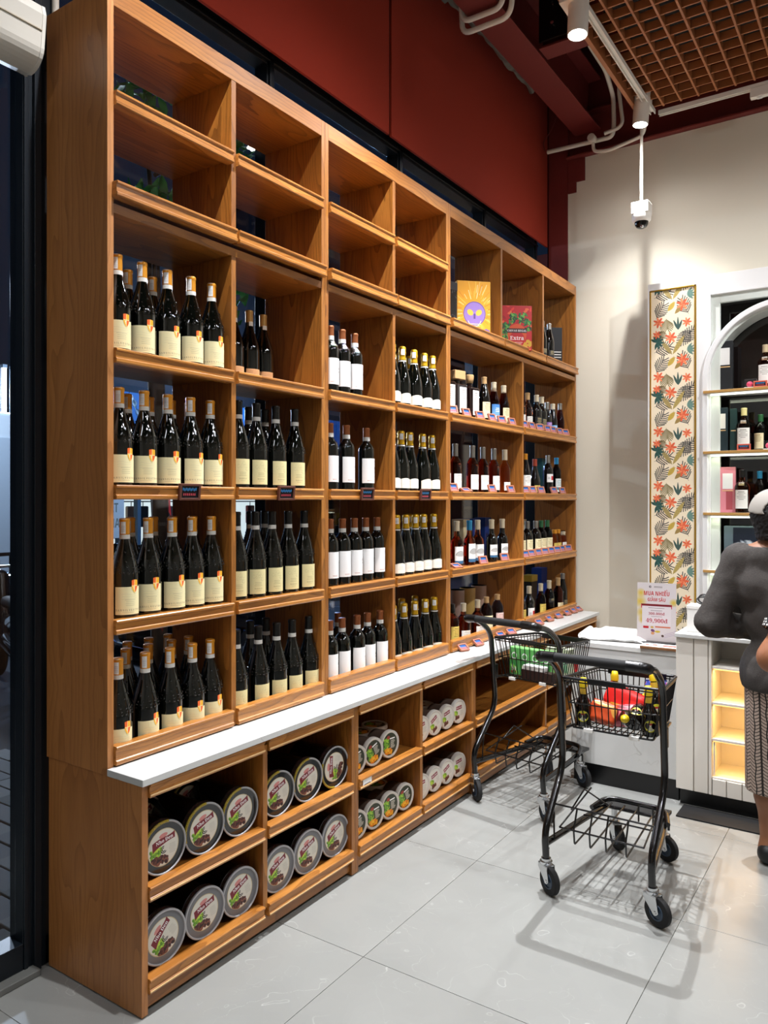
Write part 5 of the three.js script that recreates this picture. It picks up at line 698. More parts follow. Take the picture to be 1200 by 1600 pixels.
  const yc = 2.42, cx = -0.63, ringS = (Ro, Ri, y0) => { const s = new THREE.Shape(); s.moveTo(-Ro, y0); s.lineTo(-Ro, yc); s.absarc(0, yc, Ro, Math.PI, 0, true); s.lineTo(Ro, y0); s.lineTo(Ri, y0); s.lineTo(Ri, yc); s.absarc(0, yc, Ri, 0, Math.PI, false); s.lineTo(-Ri, y0); s.closePath(); return s; };
  P('arch', new THREE.ExtrudeGeometry(ringS(0.50, 0.475, 0.62), { depth: 0.05, bevelEnabled: true, bevelSize: 0.006, bevelThickness: 0.006, bevelSegments: 3, curveSegments: 40 }).translate(cx, 0, -5.635), W);
  P('arch_soffit', new THREE.ExtrudeGeometry(ringS(0.485, 0.455, 0.62), { depth: 0.17, bevelEnabled: false, curveSegments: 40 }).translate(cx, 0, -5.81), G);
  for (const y of [2.347, 1.934, 1.517, 1.126]) {
    P('shelf', bx(-1.125, -0.135, y - 0.022, y, -5.80, -5.575, 0.002, 'x'), W); P('shelf_edge', bx(-1.127, -0.133, y - 0.017, y + 0.001, -5.578, -5.565, 0.002, 'x'), std(0xb98d4c, 0.4));
    P('strip_light', bx(-1.08, -0.18, y - 0.034, y - 0.024, -5.60, -5.585, 0), std(0xffffff, 0.5, 0, { emissive: 0xf7ffe6, emissiveIntensity: 3.2 }));
    const L = new THREE.RectAreaLight(0xf4ffdf, 16, 0.9, 0.014); L.position.set(X(-0.63), y - 0.037, Z(-5.5925)); L.rotation.x = -Math.PI / 2; c.add(L);
  }
  // on its shelves
  const YS = [2.348, 1.935, 1.518, 1.127], whisky = (label, pos, g, cap, lb = LB.white) => { const t = thing('whisky_bottle', label, 'bottle', pos); part('glass_body', lathe([[0, 0.004], [0.032, 0.002], [0.04, 0], [0.042, 0.006], [0.044, 0.1], [0.047, 0.165], [0.0455, 0.18], [0.036, 0.198], [0.021, 0.21], [0.0165, 0.222], [0.0155, 0.255], [0, 0.255]], 36), g, t); part('label', arc(0.0468, 0.125, 0.028, 0.95), lb, t); part('cap', capsule(0.0185, 0.052, 0.29), cap, t); part('neck_label', arc(0.035, 0.022, 0.182, 0.5), LB.white, t); return t; };
  const box = (label, w, h, d, col, pos, turn, panelC) => { const t = thing('display_box', label, 'box', pos, turn); part('body', new RoundedBoxGeometry(w, h, d, 1, 0.003).translate(0, h / 2, 0), std(col, 0.4), t); part('front_label', [bx(-w * 0.32, w * 0.32, h * 0.52, h * 0.86, d / 2, d / 2 + 0.001, 0)], panelC || M.paper, t); part('base_trim', bx(-w * 0.34, w * 0.34, h * 0.47, h * 0.49, d / 2, d / 2 + 0.0012, 0), M.brassAndHighlight, t); return t; };
  box('tall black box with white label on the arched top shelf', 0.105, 0.34, 0.09, 0x15181b, [-1.01, YS[0], -5.69], 0.1); whisky('whisky bottle with white label on the arched top shelf', [-0.755, YS[0], -5.665], GL.rust, std(0xc9b48e, 0.5));
  box('dark green box with white label on the cabinet\u2019s second shelf', 0.085, 0.30, 0.09, 0x14262a, [-1.03, YS[1], -5.69], 0.1, mat(print2('#e2ddd0', '#a39a86'))); box('plain deep green box beside the white-labelled green one', 0.045, 0.29, 0.09, 0x12302d, [-0.955, YS[1], -5.70], 0.1, std(0x12302d, 0.4));
  whisky('whisky bottle with pale gold cap on the cabinet\u2019s second shelf', [-0.885, YS[1], -5.665], GL.rust, std(0xd8c98c, 0.4)); setSpirit('greenTop', 'slim bottle with green label behind the gold-capped whisky bottle', [-0.79, YS[1], -5.71], -20);
  const pb = box('pink box with white label on the cabinet\u2019s third shelf', 0.10, 0.31, 0.09, 0xd98690, [-0.99, YS[2], -5.69], 0.12); part('print_band', bx(-0.01, 0.03, 0.02, 0.15, 0.0452, 0.0456, 0), std(0xa84a52, 0.5), pb); whisky('golden whisky bottle with black cap on the cabinet\u2019s third shelf', [-0.895, YS[2], -5.655], GL.gold, M.capBlack); setSpirit('teal', 'small dark bottle behind the golden whisky bottle, third cabinet shelf', [-0.795, YS[2], -5.71], -10);
  box('dark brown box behind the bottles on the cabinet\u2019s second shelf', 0.10, 0.2, 0.07, 0x4a2c1a, [-0.69, YS[1], -5.74], 0, std(0x3a2014, 0.5)); box('brown wooden-look box at the right of the third cabinet shelf', 0.11, 0.34, 0.07, 0x553520, [-0.68, YS[2], -5.74], 0, std(0x4c2e1b, 0.5));
  const db = thing('display_box', 'large dark blue box with cloud print on the lowest cabinet shelf', 'box', [-0.90, YS[3], -5.69], 0.05); part('body', new RoundedBoxGeometry(0.22, 0.3, 0.09, 1, 0.003).translate(0, 0.15, 0), std(0x5a6a72, 0.35), db); part('front_print', new THREE.BoxGeometry(0.16, 0.28, 0.001).translate(0.028, 0.15, 0.0455), mat(canvasTex(160, 280, (g) => { g.fillStyle = '#141c2a'; g.fillRect(0, 0, 160, 280); for (let i = 0; i < 60; i++) { g.fillStyle = `rgba(220,228,236,${0.12 + rnd() * 0.3})`; g.beginPath(); g.ellipse(30 + rnd() * 90, 90 + rnd() * 40, 16, 7, rnd(), 0, 7); g.fill(); } g.fillStyle = '#dadfbe'; g.fillRect(30, 172, 120, 56); }), 0.35), db);
  // little acrylic stands and price tags
  [[-0.835, 0], [-0.72, 1]].forEach(([x, s], i) => { const t = thing('acrylic_box', i ? 'clear acrylic box with pink sample on the second cabinet shelf' : 'clear acrylic box with pink sample on the arched top shelf', 'box', [x, YS[s] + 0.001, -5.615]); part('shell', new RoundedBoxGeometry(0.075, 0.06, 0.05, 1, 0.003).translate(0, 0.03, 0), M.pane, t); part('sample', new THREE.SphereGeometry(0.02, 16, 12).translate(-0.008, 0.026, 0), std(0xe0476a, 0.4), t); part('base', bx(-0.038, 0.038, 0, 0.005, -0.026, 0.026, 0.001), M.white, t); });
  [[-0.775, 0, 'arched top'], [-0.875, 1, 'second cabinet']].forEach(([x, s, w]) => { const t = thing('price_tag', `coral price tag before the whisky bottle on the ${w} shelf`, 'price tag', [x, YS[s] + 0.001, -5.59], 0); part('frame', bx(-0.042, 0.042, 0, 0.042, -0.006, 0.004, 0.002), std(0xd0604c, 0.5), t); part('screen', new THREE.BoxGeometry(0.064, 0.024, 0.001).translate(0, 0.021, 0.0045), mat(T.tagScreen, 0.3), t); });
}
// ---------------------------------------------------------------- people
{
  const cap = (x, y, z, [ax, ay, az, cx, cy, cz, r0, r1]) => { const dx = cx - ax, dy = cy - ay, dz = cz - az, px = x - ax, py = y - ay, pz = z - az; let t = (px * dx + py * dy + pz * dz) / (dx * dx + dy * dy + dz * dz + 1e-9); t = t < 0 ? 0 : t > 1 ? 1 : t; const qx = px - dx * t, qy = py - dy * t, qz = pz - dz * t; return Math.sqrt(qx * qx + qy * qy + qz * qz) - (r0 + (r1 - r0) * t); };
  const smin = (a, b, k) => { const h = Math.max(k - Math.abs(a - b), 0) / k; return Math.min(a, b) - h * h * k * 0.25; };
  const field = (list, k, grow = 0) => (x, y, z) => { let d = 9; for (const c of list) d = smin(d, cap(x, y, z, c), k); return d - grow; };
  const bounds = (list, pad) => { const lo = [9, 9, 9], hi = [-9, -9, -9]; for (const c of list) for (const o of [0, 3]) for (let i = 0; i < 3; i++) { const r = Math.max(c[6], c[7]) + pad; lo[i] = Math.min(lo[i], c[o + i] - r); hi[i] = Math.max(hi[i], c[o + i] + r); } return [lo, hi]; };
  const meshOf = (list, k, grow, cell, cut) => { const f = field(list, k, grow), [lo, hi] = bounds(list, grow + k * 0.4 + cell * 2); return sdfMesh(cut ? (x, y, z) => Math.max(f(x, y, z), cut(x, y, z)) : f, lo, hi, cell); };
  // figure facing -z; arms: [shoulder, elbow, wrist] left and right
  function figure(name, label, pos, turn, o) {
    const ln = (c) => { const f = (y) => (o.lean || 0) * Math.max(0, y - 0.86); return [c[0] + f(c[1]), c[1], c[2], c[3] + f(c[4]), c[4], c[5], c[6], c[7]]; };
    const t = thing(name, label, 'person', pos, turn), torso = [[-0.07, 0.88, 0.01, 0.07, 0.88, 0.01, 0.115, 0.115], [0, 0.95, 0, 0, 1.12, 0.005, 0.13, 0.135], [-0.055, 1.08, -0.005, 0.055, 1.08, -0.005, 0.115, 0.115], [-0.085, 1.22, 0.0, 0.085, 1.22, 0.0, 0.118, 0.118], [-0.15, 1.335, 0.012, 0.15, 1.335, 0.012, 0.06, 0.06], [-0.06, 1.34, 0.02, 0.06, 1.34, 0.02, 0.075, 0.075]].map(ln);
    const neck = [[0, 1.34, 0.015, 0, 1.45, -0.005, 0.056, 0.052]].map(ln);
    const arms = o.arms.map(([s, e, w]) => [[...s, ...e, 0.052, 0.042], [...e, ...w, 0.041, 0.027]]);
    const legs = [-1, 1].map((s) => [[s * 0.085, 0.84, 0.01, s * 0.095, 0.45, -0.01, 0.088, 0.054], [s * 0.095, 0.45, -0.005, s * 0.1, 0.3, 0.02, 0.054, 0.052], [s * 0.1, 0.3, 0.02, s * 0.1, 0.075, 0.02, 0.052, 0.034], [s * 0.1, 0.045, 0.035, s * 0.112, 0.035, -0.14, 0.036, 0.03]]);
    // head: skull, jaw, brow, nose, lips, ears
    const hx = (o.lean || 0) * 0.66, H = [0, 1.525, -0.012], head = [[0, H[1] + 0.025, 0.012, 0, H[1] + 0.02, -0.02, 0.084, 0.08], [0, H[1] - 0.05, -0.03, 0, H[1] - 0.075, -0.062, 0.055, 0.034], [-0.03, H[1] + 0.012, -0.082, 0.03, H[1] + 0.012, -0.082, 0.014, 0.014], [0, H[1] + 0.005, -0.094, 0, H[1] - 0.028, -0.108, 0.007, 0.012], [-0.016, H[1] - 0.058, -0.092, 0.016, H[1] - 0.058, -0.092, 0.008, 0.008], [-0.05, H[1] - 0.02, -0.06, -0.05, H[1] - 0.045, -0.05, 0.03, 0.028], [0.05, H[1] - 0.02, -0.06, 0.05, H[1] - 0.045, -0.05, 0.03, 0.028], [-0.083, H[1] + 0.005, 0.005, -0.079, H[1] - 0.035, -0.004, 0.012, 0.009], [0.083, H[1] + 0.005, 0.005, 0.079, H[1] - 0.035, -0.004, 0.012, 0.009], [0, H[1] - 0.04, 0.01, 0, H[1] - 0.12, 0.005, 0.06, 0.05]];
    const mv = (g) => g.translate(hx, 0, 0), geos = [meshOf([...torso, ...neck, ...arms.flat(), ...legs.flat()], 0.05, 0, 0.013), meshOf(head, 0.028, 0, 0.0045, (x, y, z) => Math.max(0.012 - Math.hypot(Math.abs(x) - 0.031, y - H[1] + 0.004, z + 0.098), -1)).translate(hx, 0, 0)];
    o.arms.forEach(([s, e, w], i) => {   // hands: palm, four fingers, thumb
      const d = V(...w).sub(V(...e)).normalize(), side = V(i ? -1 : 1, 0, 0).addScaledVector(d, -d.x * (i ? -1 : 1)).normalize(), up = side.clone().cross(d).normalize().multiplyScalar(i ? 1 : -1), at = (a, b, c) => V(...w).addScaledVector(d, a).addScaledVector(side, b).addScaledVector(up, c).toArray(), L = [];
      L.push([...at(0, 0, 0), ...at(0.03, 0, 0), 0.026, 0.022]); for (const q of [-0.026, -0.009, 0.009, 0.026]) L.push([...at(0.02, q * 0.6, 0), ...at(0.085, q, 0.003), 0.013, 0.011]);
      [[-0.028, 0.034, 0.03], [-0.0095, 0.04, 0.034], [0.0095, 0.038, 0.032], [0.028, 0.03, 0.026]].forEach(([q, a, b]) => { L.push([...at(0.085, q, 0.003), ...at(0.085 + a * 0.9, q * 1.1, -0.012), 0.0095, 0.0085], [...at(0.085 + a * 0.9, q * 1.1, -0.012), ...at(0.085 + a + b * 0.6, q * 1.12, -0.034), 0.0085, 0.0072]); });
      L.push([...at(0.03, 0.024, -0.006), ...at(0.06, 0.046, -0.02), 0.013, 0.0105], [...at(0.06, 0.046, -0.02), ...at(0.088, 0.05, -0.034), 0.0105, 0.0085]);
      geos.push(meshOf(L, 0.008, 0, 0.0036));
    });
    part('body', geos, o.skin, t);
    const eyes = [-1, 1].map((s) => new THREE.SphereGeometry(0.0105, 14, 10).translate(hx + s * 0.031, H[1] - 0.002, -0.083)); part('eyes', eyes, std(0x1c1512, 0.2), t);
    const sleeve = arms.map((a) => o.short ? [[...a[0].slice(0, 3), ...V(...a[0].slice(0, 3)).lerp(V(...a[0].slice(3, 6)), o.short).toArray(), 0.056, 0.054]] : [[...a[0].slice(0, 6), 0.055, 0.05], [...a[1].slice(0, 3), ...V(...a[1].slice(0, 3)).lerp(V(...a[1].slice(3, 6)), 0.92).toArray(), 0.049, 0.04]]);
    const nz = (x, y, z) => 0.0045 * n3(x * 9, y * 6, z * 9) + 0.003 * n3(x * 22, y * 13, z * 22);
    const shirtList = [...torso, [-0.085, 0.82, 0.01, 0.085, 0.82, 0.01, 0.122, 0.122], [0, 0.82, 0.01, 0, 0.9, 0.01, 0.15, 0.13], ...sleeve.flat()], ff = field(shirtList, 0.03, 0.014), [lo, hi] = bounds(shirtList, 0.07);
    const shirt = part('shirt', sdfMesh((x, y, z) => Math.max(ff(x, y, z) + nz(x, y, z), o.hem - y, Math.hypot(x - hx, z - 0.0) < 0.11 ? y - 1.395 : -1), lo, hi, 0.011), o.shirt, t);
    if (o.short) arms.forEach((a, i) => { const s = V(...a[0].slice(0, 3)), e = V(...a[0].slice(3, 6)), m = s.clone().lerp(e, o.short + 0.13), g = new THREE.CylinderGeometry(0.073, 0.071, 0.032, 32, 1, true); g.applyQuaternion(new THREE.Quaternion().setFromUnitVectors(V(0, 1, 0), s.clone().sub(e).normalize())); g.translate(...m.toArray()); part('sleeve_band', g, o.band, shirt); });
    const leg = legs.map((l, i) => [[...l[0].slice(0, 3), l[0][3] * 1.05, o.shortsHem, 0.005, 0.11, 0.092]]), hip = [[-0.07, 0.87, 0.01, 0.07, 0.87, 0.01, 0.125, 0.125]];
    part('shorts', meshOf([...hip, ...leg.flat()], 0.03, 0.006, 0.011, (x, y, z) => Math.max(o.shortsHem + 0.008 - y, y - 0.86)), o.shorts, t);
    part('shoe', [-1].map((s) => meshOf([[s * 0.1, 0.045, 0.045, s * 0.113, 0.036, -0.15, 0.046, 0.037]], 0.02, 0, 0.008, (x, y, z) => 0.004 - y)), o.shoe, t); part('shoe', [1].map((s) => meshOf([[s * 0.1, 0.045, 0.045, s * 0.113, 0.036, -0.15, 0.046, 0.037]], 0.02, 0, 0.008, (x, y, z) => 0.004 - y)), o.shoe, t);
    const hd = field([head[0], [0, H[1] + 0.0, 0.03, 0, H[1] - 0.07, 0.03, 0.078, 0.062]], 0.02, 0.012);
    part('hair', sdfMesh((x, y, z) => Math.max(hd(x, y, z) + 0.006 * n3(x * 60, y * 60, z * 60), z < -0.055 ? 0.05 : -(y - H[1] + 0.10 + (z < 0.0 ? z * 2.6 : 0)) * 0.9, (z + 0.075) < 0 ? -(z + 0.075) : -1), [-0.13, 1.4, -0.14], [0.13, 1.68, 0.14], 0.006).translate(hx, 0, 0), std(0x0b0908, 0.75), t);
    if (o.cap) {
      const c = part('cap', sdfMesh((x, y, z) => Math.max(hd(x, y, z) - 0.008, -(y - H[1] - 0.028 + z * 0.12), (x * x + (y - H[1] - 0.03) ** 2 < 0.0011 && z > 0.05) ? 0.01 : -1), [-0.14, 1.5, -0.16], [0.14, 1.68, 0.16], 0.006).translate(hx, 0, 0), o.cap, t);
      const vs = new THREE.Shape(); vs.absellipse(0, 0, 0.088, 0.14, 0, Math.PI, false); vs.closePath(); part('visor', new THREE.ExtrudeGeometry(vs, { depth: 0.004, bevelEnabled: false, curveSegments: 24 }).rotateX(-Math.PI / 2).translate(hx, H[1] + 0.034, -0.055), o.cap, c); part('button', new THREE.SphereGeometry(0.007, 10, 8).translate(hx, H[1] + 0.123, -0.005), o.cap, c); part('strap', bx(hx - 0.03, hx + 0.03, H[1] + 0.018, H[1] + 0.032, 0.098, 0.103, 0.001), M.black, c);
    }
    return t;
  }
  const skin = std(0x8a5a3c, 0.55), knit = canvasTex(256, 256, (g) => { g.fillStyle = '#3b3734'; g.fillRect(0, 0, 256, 256); for (let i = 0; i < 5000; i++) { const v = 40 + rnd() * 45; g.fillStyle = `rgb(${v + 6},${v + 1},${v - 2})`; g.fillRect(rnd() * 256, rnd() * 256, 3, 1); } }); knit.wrapS = knit.wrapT = THREE.RepeatWrapping; knit.repeat.set(6, 6);
  const batik = canvasTex(256, 256, (g) => { g.fillStyle = '#b5a294'; g.fillRect(0, 0, 256, 256); g.strokeStyle = '#191412'; for (let c = 0; c < 4; c++) { const x = c * 64; g.lineWidth = 6; g.beginPath(); for (let y = -8; y <= 264; y += 8) g.lineTo(x + 32 + Math.sin(y / 256 * 6.283 * 2 + c) * 3, y); g.stroke(); g.lineWidth = 4; for (let y = -32; y < 290; y += 21.33) { g.beginPath(); g.moveTo(x, y); g.quadraticCurveTo(x + 14, y + 16, x + 32, y + 22); g.quadraticCurveTo(x + 50, y + 16, x + 64, y); g.stroke(); } if (c % 2) { g.fillStyle = '#2a211c'; g.fillRect(x - 5, 0, 10, 256); } } }); batik.wrapS = batik.wrapT = THREE.RepeatWrapping; batik.repeat.set(5.5, 5.5);
  figure('person', 'man in grey cap, charcoal shirt and patterned shorts, back turned', [-0.39, 0, -3.80], 0.05, { lean: -0.12, skin, shirt: std(0xffffff, 0.92, 0, { map: knit }), shorts: std(0xffffff, 0.85, 0, { map: batik }), shoe: std(0x101012, 0.5), cap: std(0x8d8880, 0.8), hem: 0.765, shortsHem: 0.30, arms: [[[-0.225, 1.325, 0.01], [-0.335, 1.045, 0.04], [-0.15, 1.00, -0.14]], [[0.12, 1.325, 0.01], [0.28, 1.06, 0.06], [0.08, 1.08, -0.15]]] });
  figure('person', 'person in tan T-shirt with chequered sleeve band, arm bent', [-0.115, 0, -3.12], 0.25, { skin: std(0x96603e, 0.55), shirt: std(0xa06c34, 0.9), band: mat(canvasTex(256, 32, (g) => { g.fillStyle = '#141414'; g.fillRect(0, 0, 256, 32); g.fillStyle = '#e9e6df'; for (let i = 0; i < 26; i++) for (let k = 0; k < 3; k++) g.fillRect(i * 10 + (k % 2) * 3, 3 + k * 10, 5, 6); })), shorts: std(0x2a2c33, 0.8), shoe: std(0x1a1a1c, 0.5), short: 0.52, hem: 0.76, shortsHem: 0.42, arms: [[[-0.17, 1.325, 0.01], [-0.285, 1.05, 0.07], [-0.13, 0.98, -0.12]], [[0.17, 1.325, 0.01], [0.26, 1.05, 0.05], [0.10, 1.02, -0.16]]] });
}
// ---------------------------------------------------------------- the street outside
{
  struct('pavement', bx(-7.6, -2.53, -0.3, -0.035, -16, 2.6, 0), std(0x23262a, 0.95));
  struct('road', bx(-30, -7.6, -0.4, -0.12, -30, 12, 0), std(0x14161a, 0.85));
  const pv = scene.getObjectByName('pavement'), mats = [std(0x5d5f5d, 0.9), std(0x6a6b67, 0.9), std(0x50534f, 0.92)], shapes = [0, 1, 2].map((i) => { const g = new RoundedBoxGeometry(0.235, 0.05, 0.115, 1, 0.006); g.rotateX((i - 1) * 0.008); return g; });
  for (let i = 0; i < 9; i++) for (let k = 0; k < 14; k++) { const m = part('paver', shapes[(i + k) % 3], mats[Math.floor(rnd() * 3)], pv); m.position.set(-2.68 - i * 0.245, -0.03 + rr(-0.002, 0.002), -0.9 - i * 0.13 - k * 0.123 + 0.35); if (k % 2) m.position.x -= 0.06; }
  // lit shop across the street
  const sh = thing('shop_building', 'lit clothing shop across the street with blue upper wall', 'building', [-10.5, -0.12, -9.5]), lit = std(0xffffff, 0.6, 0, { emissive: 0xd8ecf0, emissiveIntensity: 1.15 }), dim = std(0x1c2126, 0.8), blue = std(0x1b558c, 0.7);
  part('wall', [bx(-1.2, -1.0, 0, 6.5, -6, 2.6, 0), bx(-1, 0, 0, 0.75, -6, 2.6, 0), bx(-1, 0, 0.75, 6.5, 2.4, 2.6, 0), bx(-1, 0, 0.75, 6.5, -6.0, -5.8, 0)], dim, sh);
  part('lit_interior', bx(-0.98, -0.95, 0.85, 1.95, -2.6, 2.4, 0), lit, sh); part('lit_interior', bx(-0.98, -0.95, 1.3, 1.7, -4.8, -4.3, 0), std(0xffffff, 0.6, 0, { emissive: 0xb8c4c8, emissiveIntensity: 0.35 }), sh);
  for (const z of [2.2, 1.2, 0.3, -0.7, -1.7, -2.6]) part('window_post', bx(-0.1, 0, 0.75, 2.0, z - 0.035, z + 0.035, 0), std(0x5f7480, 0.5), sh);
  part('fascia', bx(-0.3, 0.05, 1.98, 2.1, -5.8, 2.6, 0), std(0x26303a, 0.6), sh);
  for (let i = 0; i < 42; i++) part('cladding', bx(-0.06, 0, 2.1, 3.5, -5.8 + i * 0.2, -5.8 + i * 0.2 + 0.185, 0.004), blue, sh);
  for (const [z, c] of [[1.9, 0x9c4a52], [1.55, 0x2f5c52], [0.85, 0xb79a86], [0.6, 0x33586a], [0.05, 0xcfd4cf], [-0.3, 0xa06a5c], [-1.1, 0x3c4b60], [-1.4, 0xc0b39a], [-2.1, 0x7d3038]]) part('hanging_garment', [bx(-0.7, -0.62, 1.25, 1.62, z - 0.1, z + 0.1, 0.02), rod([-0.66, 1.62, z], [-0.66, 1.7, z], 0.008)], std(c, 0.8), sh);
  part('garment_rail', rod([-0.66, 1.7, -2.4], [-0.66, 1.7, 2.2], 0.012), M.chrome, sh);
  const sg = thing('shop_sign', 'pale hanging shop sign with black letters across the street', 'sign', [-10.32, 1.42, -7.62], Math.PI / 2 + 0.3);
  part('board', new THREE.BoxGeometry(0.62, 0.85, 0.03), std(0xcfd2cc, 0.6), sg); part('print', new THREE.BoxGeometry(0.6, 0.83, 0.002).translate(0, 0, 0.017), std(0xffffff, 0.6, 0, { map: canvasTex(192, 256, (g) => { g.fillStyle = '#d6d9d2'; g.fillRect(0, 0, 192, 256); g.fillStyle = '#b3b64a'; g.fillRect(30, 12, 130, 44); g.fillStyle = '#2f5c58'; g.font = 'bold 62px sans-serif'; g.textAlign = 'center'; g.fillText('SET', 96, 130); g.fillText('ENA', 96, 205); }), emissive: 0x8a8f88, emissiveIntensity: 0.3 }), sg); part('bracket', [rod([-0.25, 0.42, 0], [-0.25, 0.65, -0.05], 0.012), rod([0.25, 0.42, 0], [0.25, 0.65, -0.05], 0.012)], M.frame, sg);
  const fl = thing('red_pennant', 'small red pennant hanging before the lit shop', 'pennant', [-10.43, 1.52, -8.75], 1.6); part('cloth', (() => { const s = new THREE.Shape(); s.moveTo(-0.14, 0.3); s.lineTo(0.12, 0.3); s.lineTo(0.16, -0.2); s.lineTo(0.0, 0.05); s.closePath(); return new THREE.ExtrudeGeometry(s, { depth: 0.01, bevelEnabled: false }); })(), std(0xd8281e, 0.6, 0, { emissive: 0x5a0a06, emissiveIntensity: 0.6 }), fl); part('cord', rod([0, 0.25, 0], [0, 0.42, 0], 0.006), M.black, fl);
  // white van with tube lamps above
  const vn = thing('parked_van', 'white delivery van parked across the street beyond the fence', 'van', [-10.2, -0.12, -5.0]), vw = std(0xc3ced6, 0.4);
  part('cargo_box', new RoundedBoxGeometry(1.9, 2.2, 3.4, 2, 0.05).translate(0, 1.72, 0), vw, vn); part('rear_door', [bx(0.95, 0.97, 0.8, 2.5, -1.0, -0.08, 0.01), bx(0.95, 0.97, 0.8, 2.5, -0.04, 0.9, 0.01)], std(0xaab8c4, 0.4), vn); part('bumper', bx(-0.9, 0.95, 0.5, 0.66, -1.7, 1.7, 0.02), M.black, vn);
  for (const [x, z] of [[0.8, -1.2], [0.8, 1.1], [-0.8, -1.2], [-0.8, 1.1]]) part('wheel', new THREE.CylinderGeometry(0.36, 0.36, 0.24, 24).rotateZ(Math.PI / 2).translate(x, 0.36, z), M.rubber, vn);
  for (const [i, z] of [[0, -5.64], [1, -5.775]]) { const t = thing('tube_lamp', i ? 'right vertical tube lamp glowing across the street' : 'left vertical tube lamp glowing across the street', 'lamp', [-9.9, 3.05, z]); part('tube', new THREE.CylinderGeometry(0.03, 0.03, 0.62, 12), std(0xffffff, 0.5, 0, { emissive: 0xe6f1ff, emissiveIntensity: 6 }), t); part('holder', [bx(-0.05, 0.03, 0.31, 0.36, -0.03, 0.03, 0.004), bx(-0.05, 0.03, -0.36, -0.31, -0.03, 0.03, 0.004), bx(-0.06, -0.045, -0.36, 0.36, -0.03, 0.03, 0.002)], M.frame, t); const L = new THREE.PointLight(0xdcebff, 26, 0, 2); L.position.set(0.25, 0, 0.1); L.castShadow = true; L.shadow.radius = 5; t.add(L); }
  { const t = thing('street_lamp', 'street lamp pole beside the blue wall across the street', 'lamp', [-8.6, -0.1, -10.6]); part('pole', cyl(0.05, 0.04, 4.4, 14), M.frame, t); part('head', bx(-0.5, 0.1, 4.36, 4.44, -0.1, 0.1, 0.02), M.frame, t); part('lens', bx(-0.48, -0.1, 4.345, 4.36, -0.08, 0.08, 0), std(0xffffff, 0.5, 0, { emissive: 0x9cc4ff, emissiveIntensity: 5 }), t); const L = new THREE.PointLight(0x8fbcff, 70, 0, 2); L.position.set(-0.3, 4.25, 0); L.castShadow = true; L.shadow.radius = 6; t.add(L); }  // lamp added to light the blue wall
  { const t = thing('street_lamp', 'street lamp pole shining on the white van outside', 'lamp', [-7.7, -0.1, -3.6]); part('pole', cyl(0.05, 0.04, 4.0, 14), M.frame, t); part('head', bx(-0.5, 0.1, 3.96, 4.04, -0.1, 0.1, 0.02), M.frame, t); part('lens', bx(-0.48, -0.1, 3.945, 3.96, -0.08, 0.08, 0), std(0xffffff, 0.5, 0, { emissive: 0xdcecff, emissiveIntensity: 5 }), t); const L = new THREE.PointLight(0xcfe4ff, 60, 0, 2); L.position.set(-0.3, 3.85, 0); L.castShadow = true; L.shadow.radius = 6; t.add(L); }  // unseen lamp added to brighten the van
  // railing
  const fn = thing('street_fence', 'black metal street fence with yellow-banded posts beyond the motorbike', 'fence', [-8.3, -0.12, -7.6]);
  for (let i = 0; i < 40; i++) part('bar', cyl(0.012, 0.012, 0.9, 8, 0.2).translate(0, 0, -4 + i * 0.2), M.frame, fn); for (const y of [0.2, 0.65, 1.12]) part('rail', bx(-0.02, 0.02, y - 0.02, y + 0.02, -4, 4, 0.003), M.frame, fn);
  for (const z of [-4, -1.33, 1.33, 2.55, 4]) { const p = part('post', bx(-0.05, 0.05, 0, 1.24, z - 0.05, z + 0.05, 0.005), M.frame, fn); part('yellow_band', bx(-0.053, 0.053, 0.85, 1.1, z - 0.053, z + 0.053, 0.004), std(0xc9a024, 0.5), p); }
  // motorbikes parked on the kerb
  const bike = (label, pos, turn, first) => { if (first) { const c = copyOf(first, label); c.position.set(...pos); c.rotation.y = turn; return c; } const t = thing('motorbike', label, 'motorbike', pos, turn, 'motorbikes parked outside'), B = phys(0x0b0d10, 0.18, { clearcoat: 0.8 });
    for (const z of [-0.62, 0.62]) { const w = new THREE.TorusGeometry(0.24, 0.045, 12, 36).rotateY(Math.PI / 2).translate(0, 0.285, z); part('tyre', w, M.rubber, t); part('wheel', [new THREE.CylinderGeometry(0.05, 0.05, 0.09, 14).rotateZ(Math.PI / 2).translate(0, 0.285, z), ...[0, 1, 2, 3, 4].map((i) => rod([0, 0.285, z], [0, 0.285 + 0.21 * Math.sin(i * 1.2566), z + 0.21 * Math.cos(i * 1.2566)], 0.012))], M.chrome, t); }
    part('body_shell', [lathe([[0, -0.5], [0.09, -0.45], [0.15, -0.1], [0.13, 0.2], [0.06, 0.42], [0, 0.45]], 20).rotateX(Math.PI / 2).translate(0, 0.55, 0.32), bent([[0, 0.95, -0.5], [0, 0.4, -0.32], [0, 0.32, 0.2]], 0.08, 0.12, 10)], B, t); part('seat', new RoundedBoxGeometry(0.24, 0.1, 0.68, 3, 0.045).translate(0, 0.76, 0.3), M.blackMatte, t); part('front_fork', [-1, 1].map((s) => rod([s * 0.07, 0.3, -0.62], [s * 0.06, 0.95, -0.46], 0.022, 8)), M.chrome, t); part('headlamp', new THREE.SphereGeometry(0.1, 18, 12).scale(1, 0.8, 0.8).translate(0, 0.92, -0.55), B, t); part('handlebar', bent([[-0.34, 1.02, -0.34], [-0.2, 1.03, -0.46], [0.2, 1.03, -0.46], [0.34, 1.02, -0.34]], 0.014, 0.05, 8), M.chrome, t);
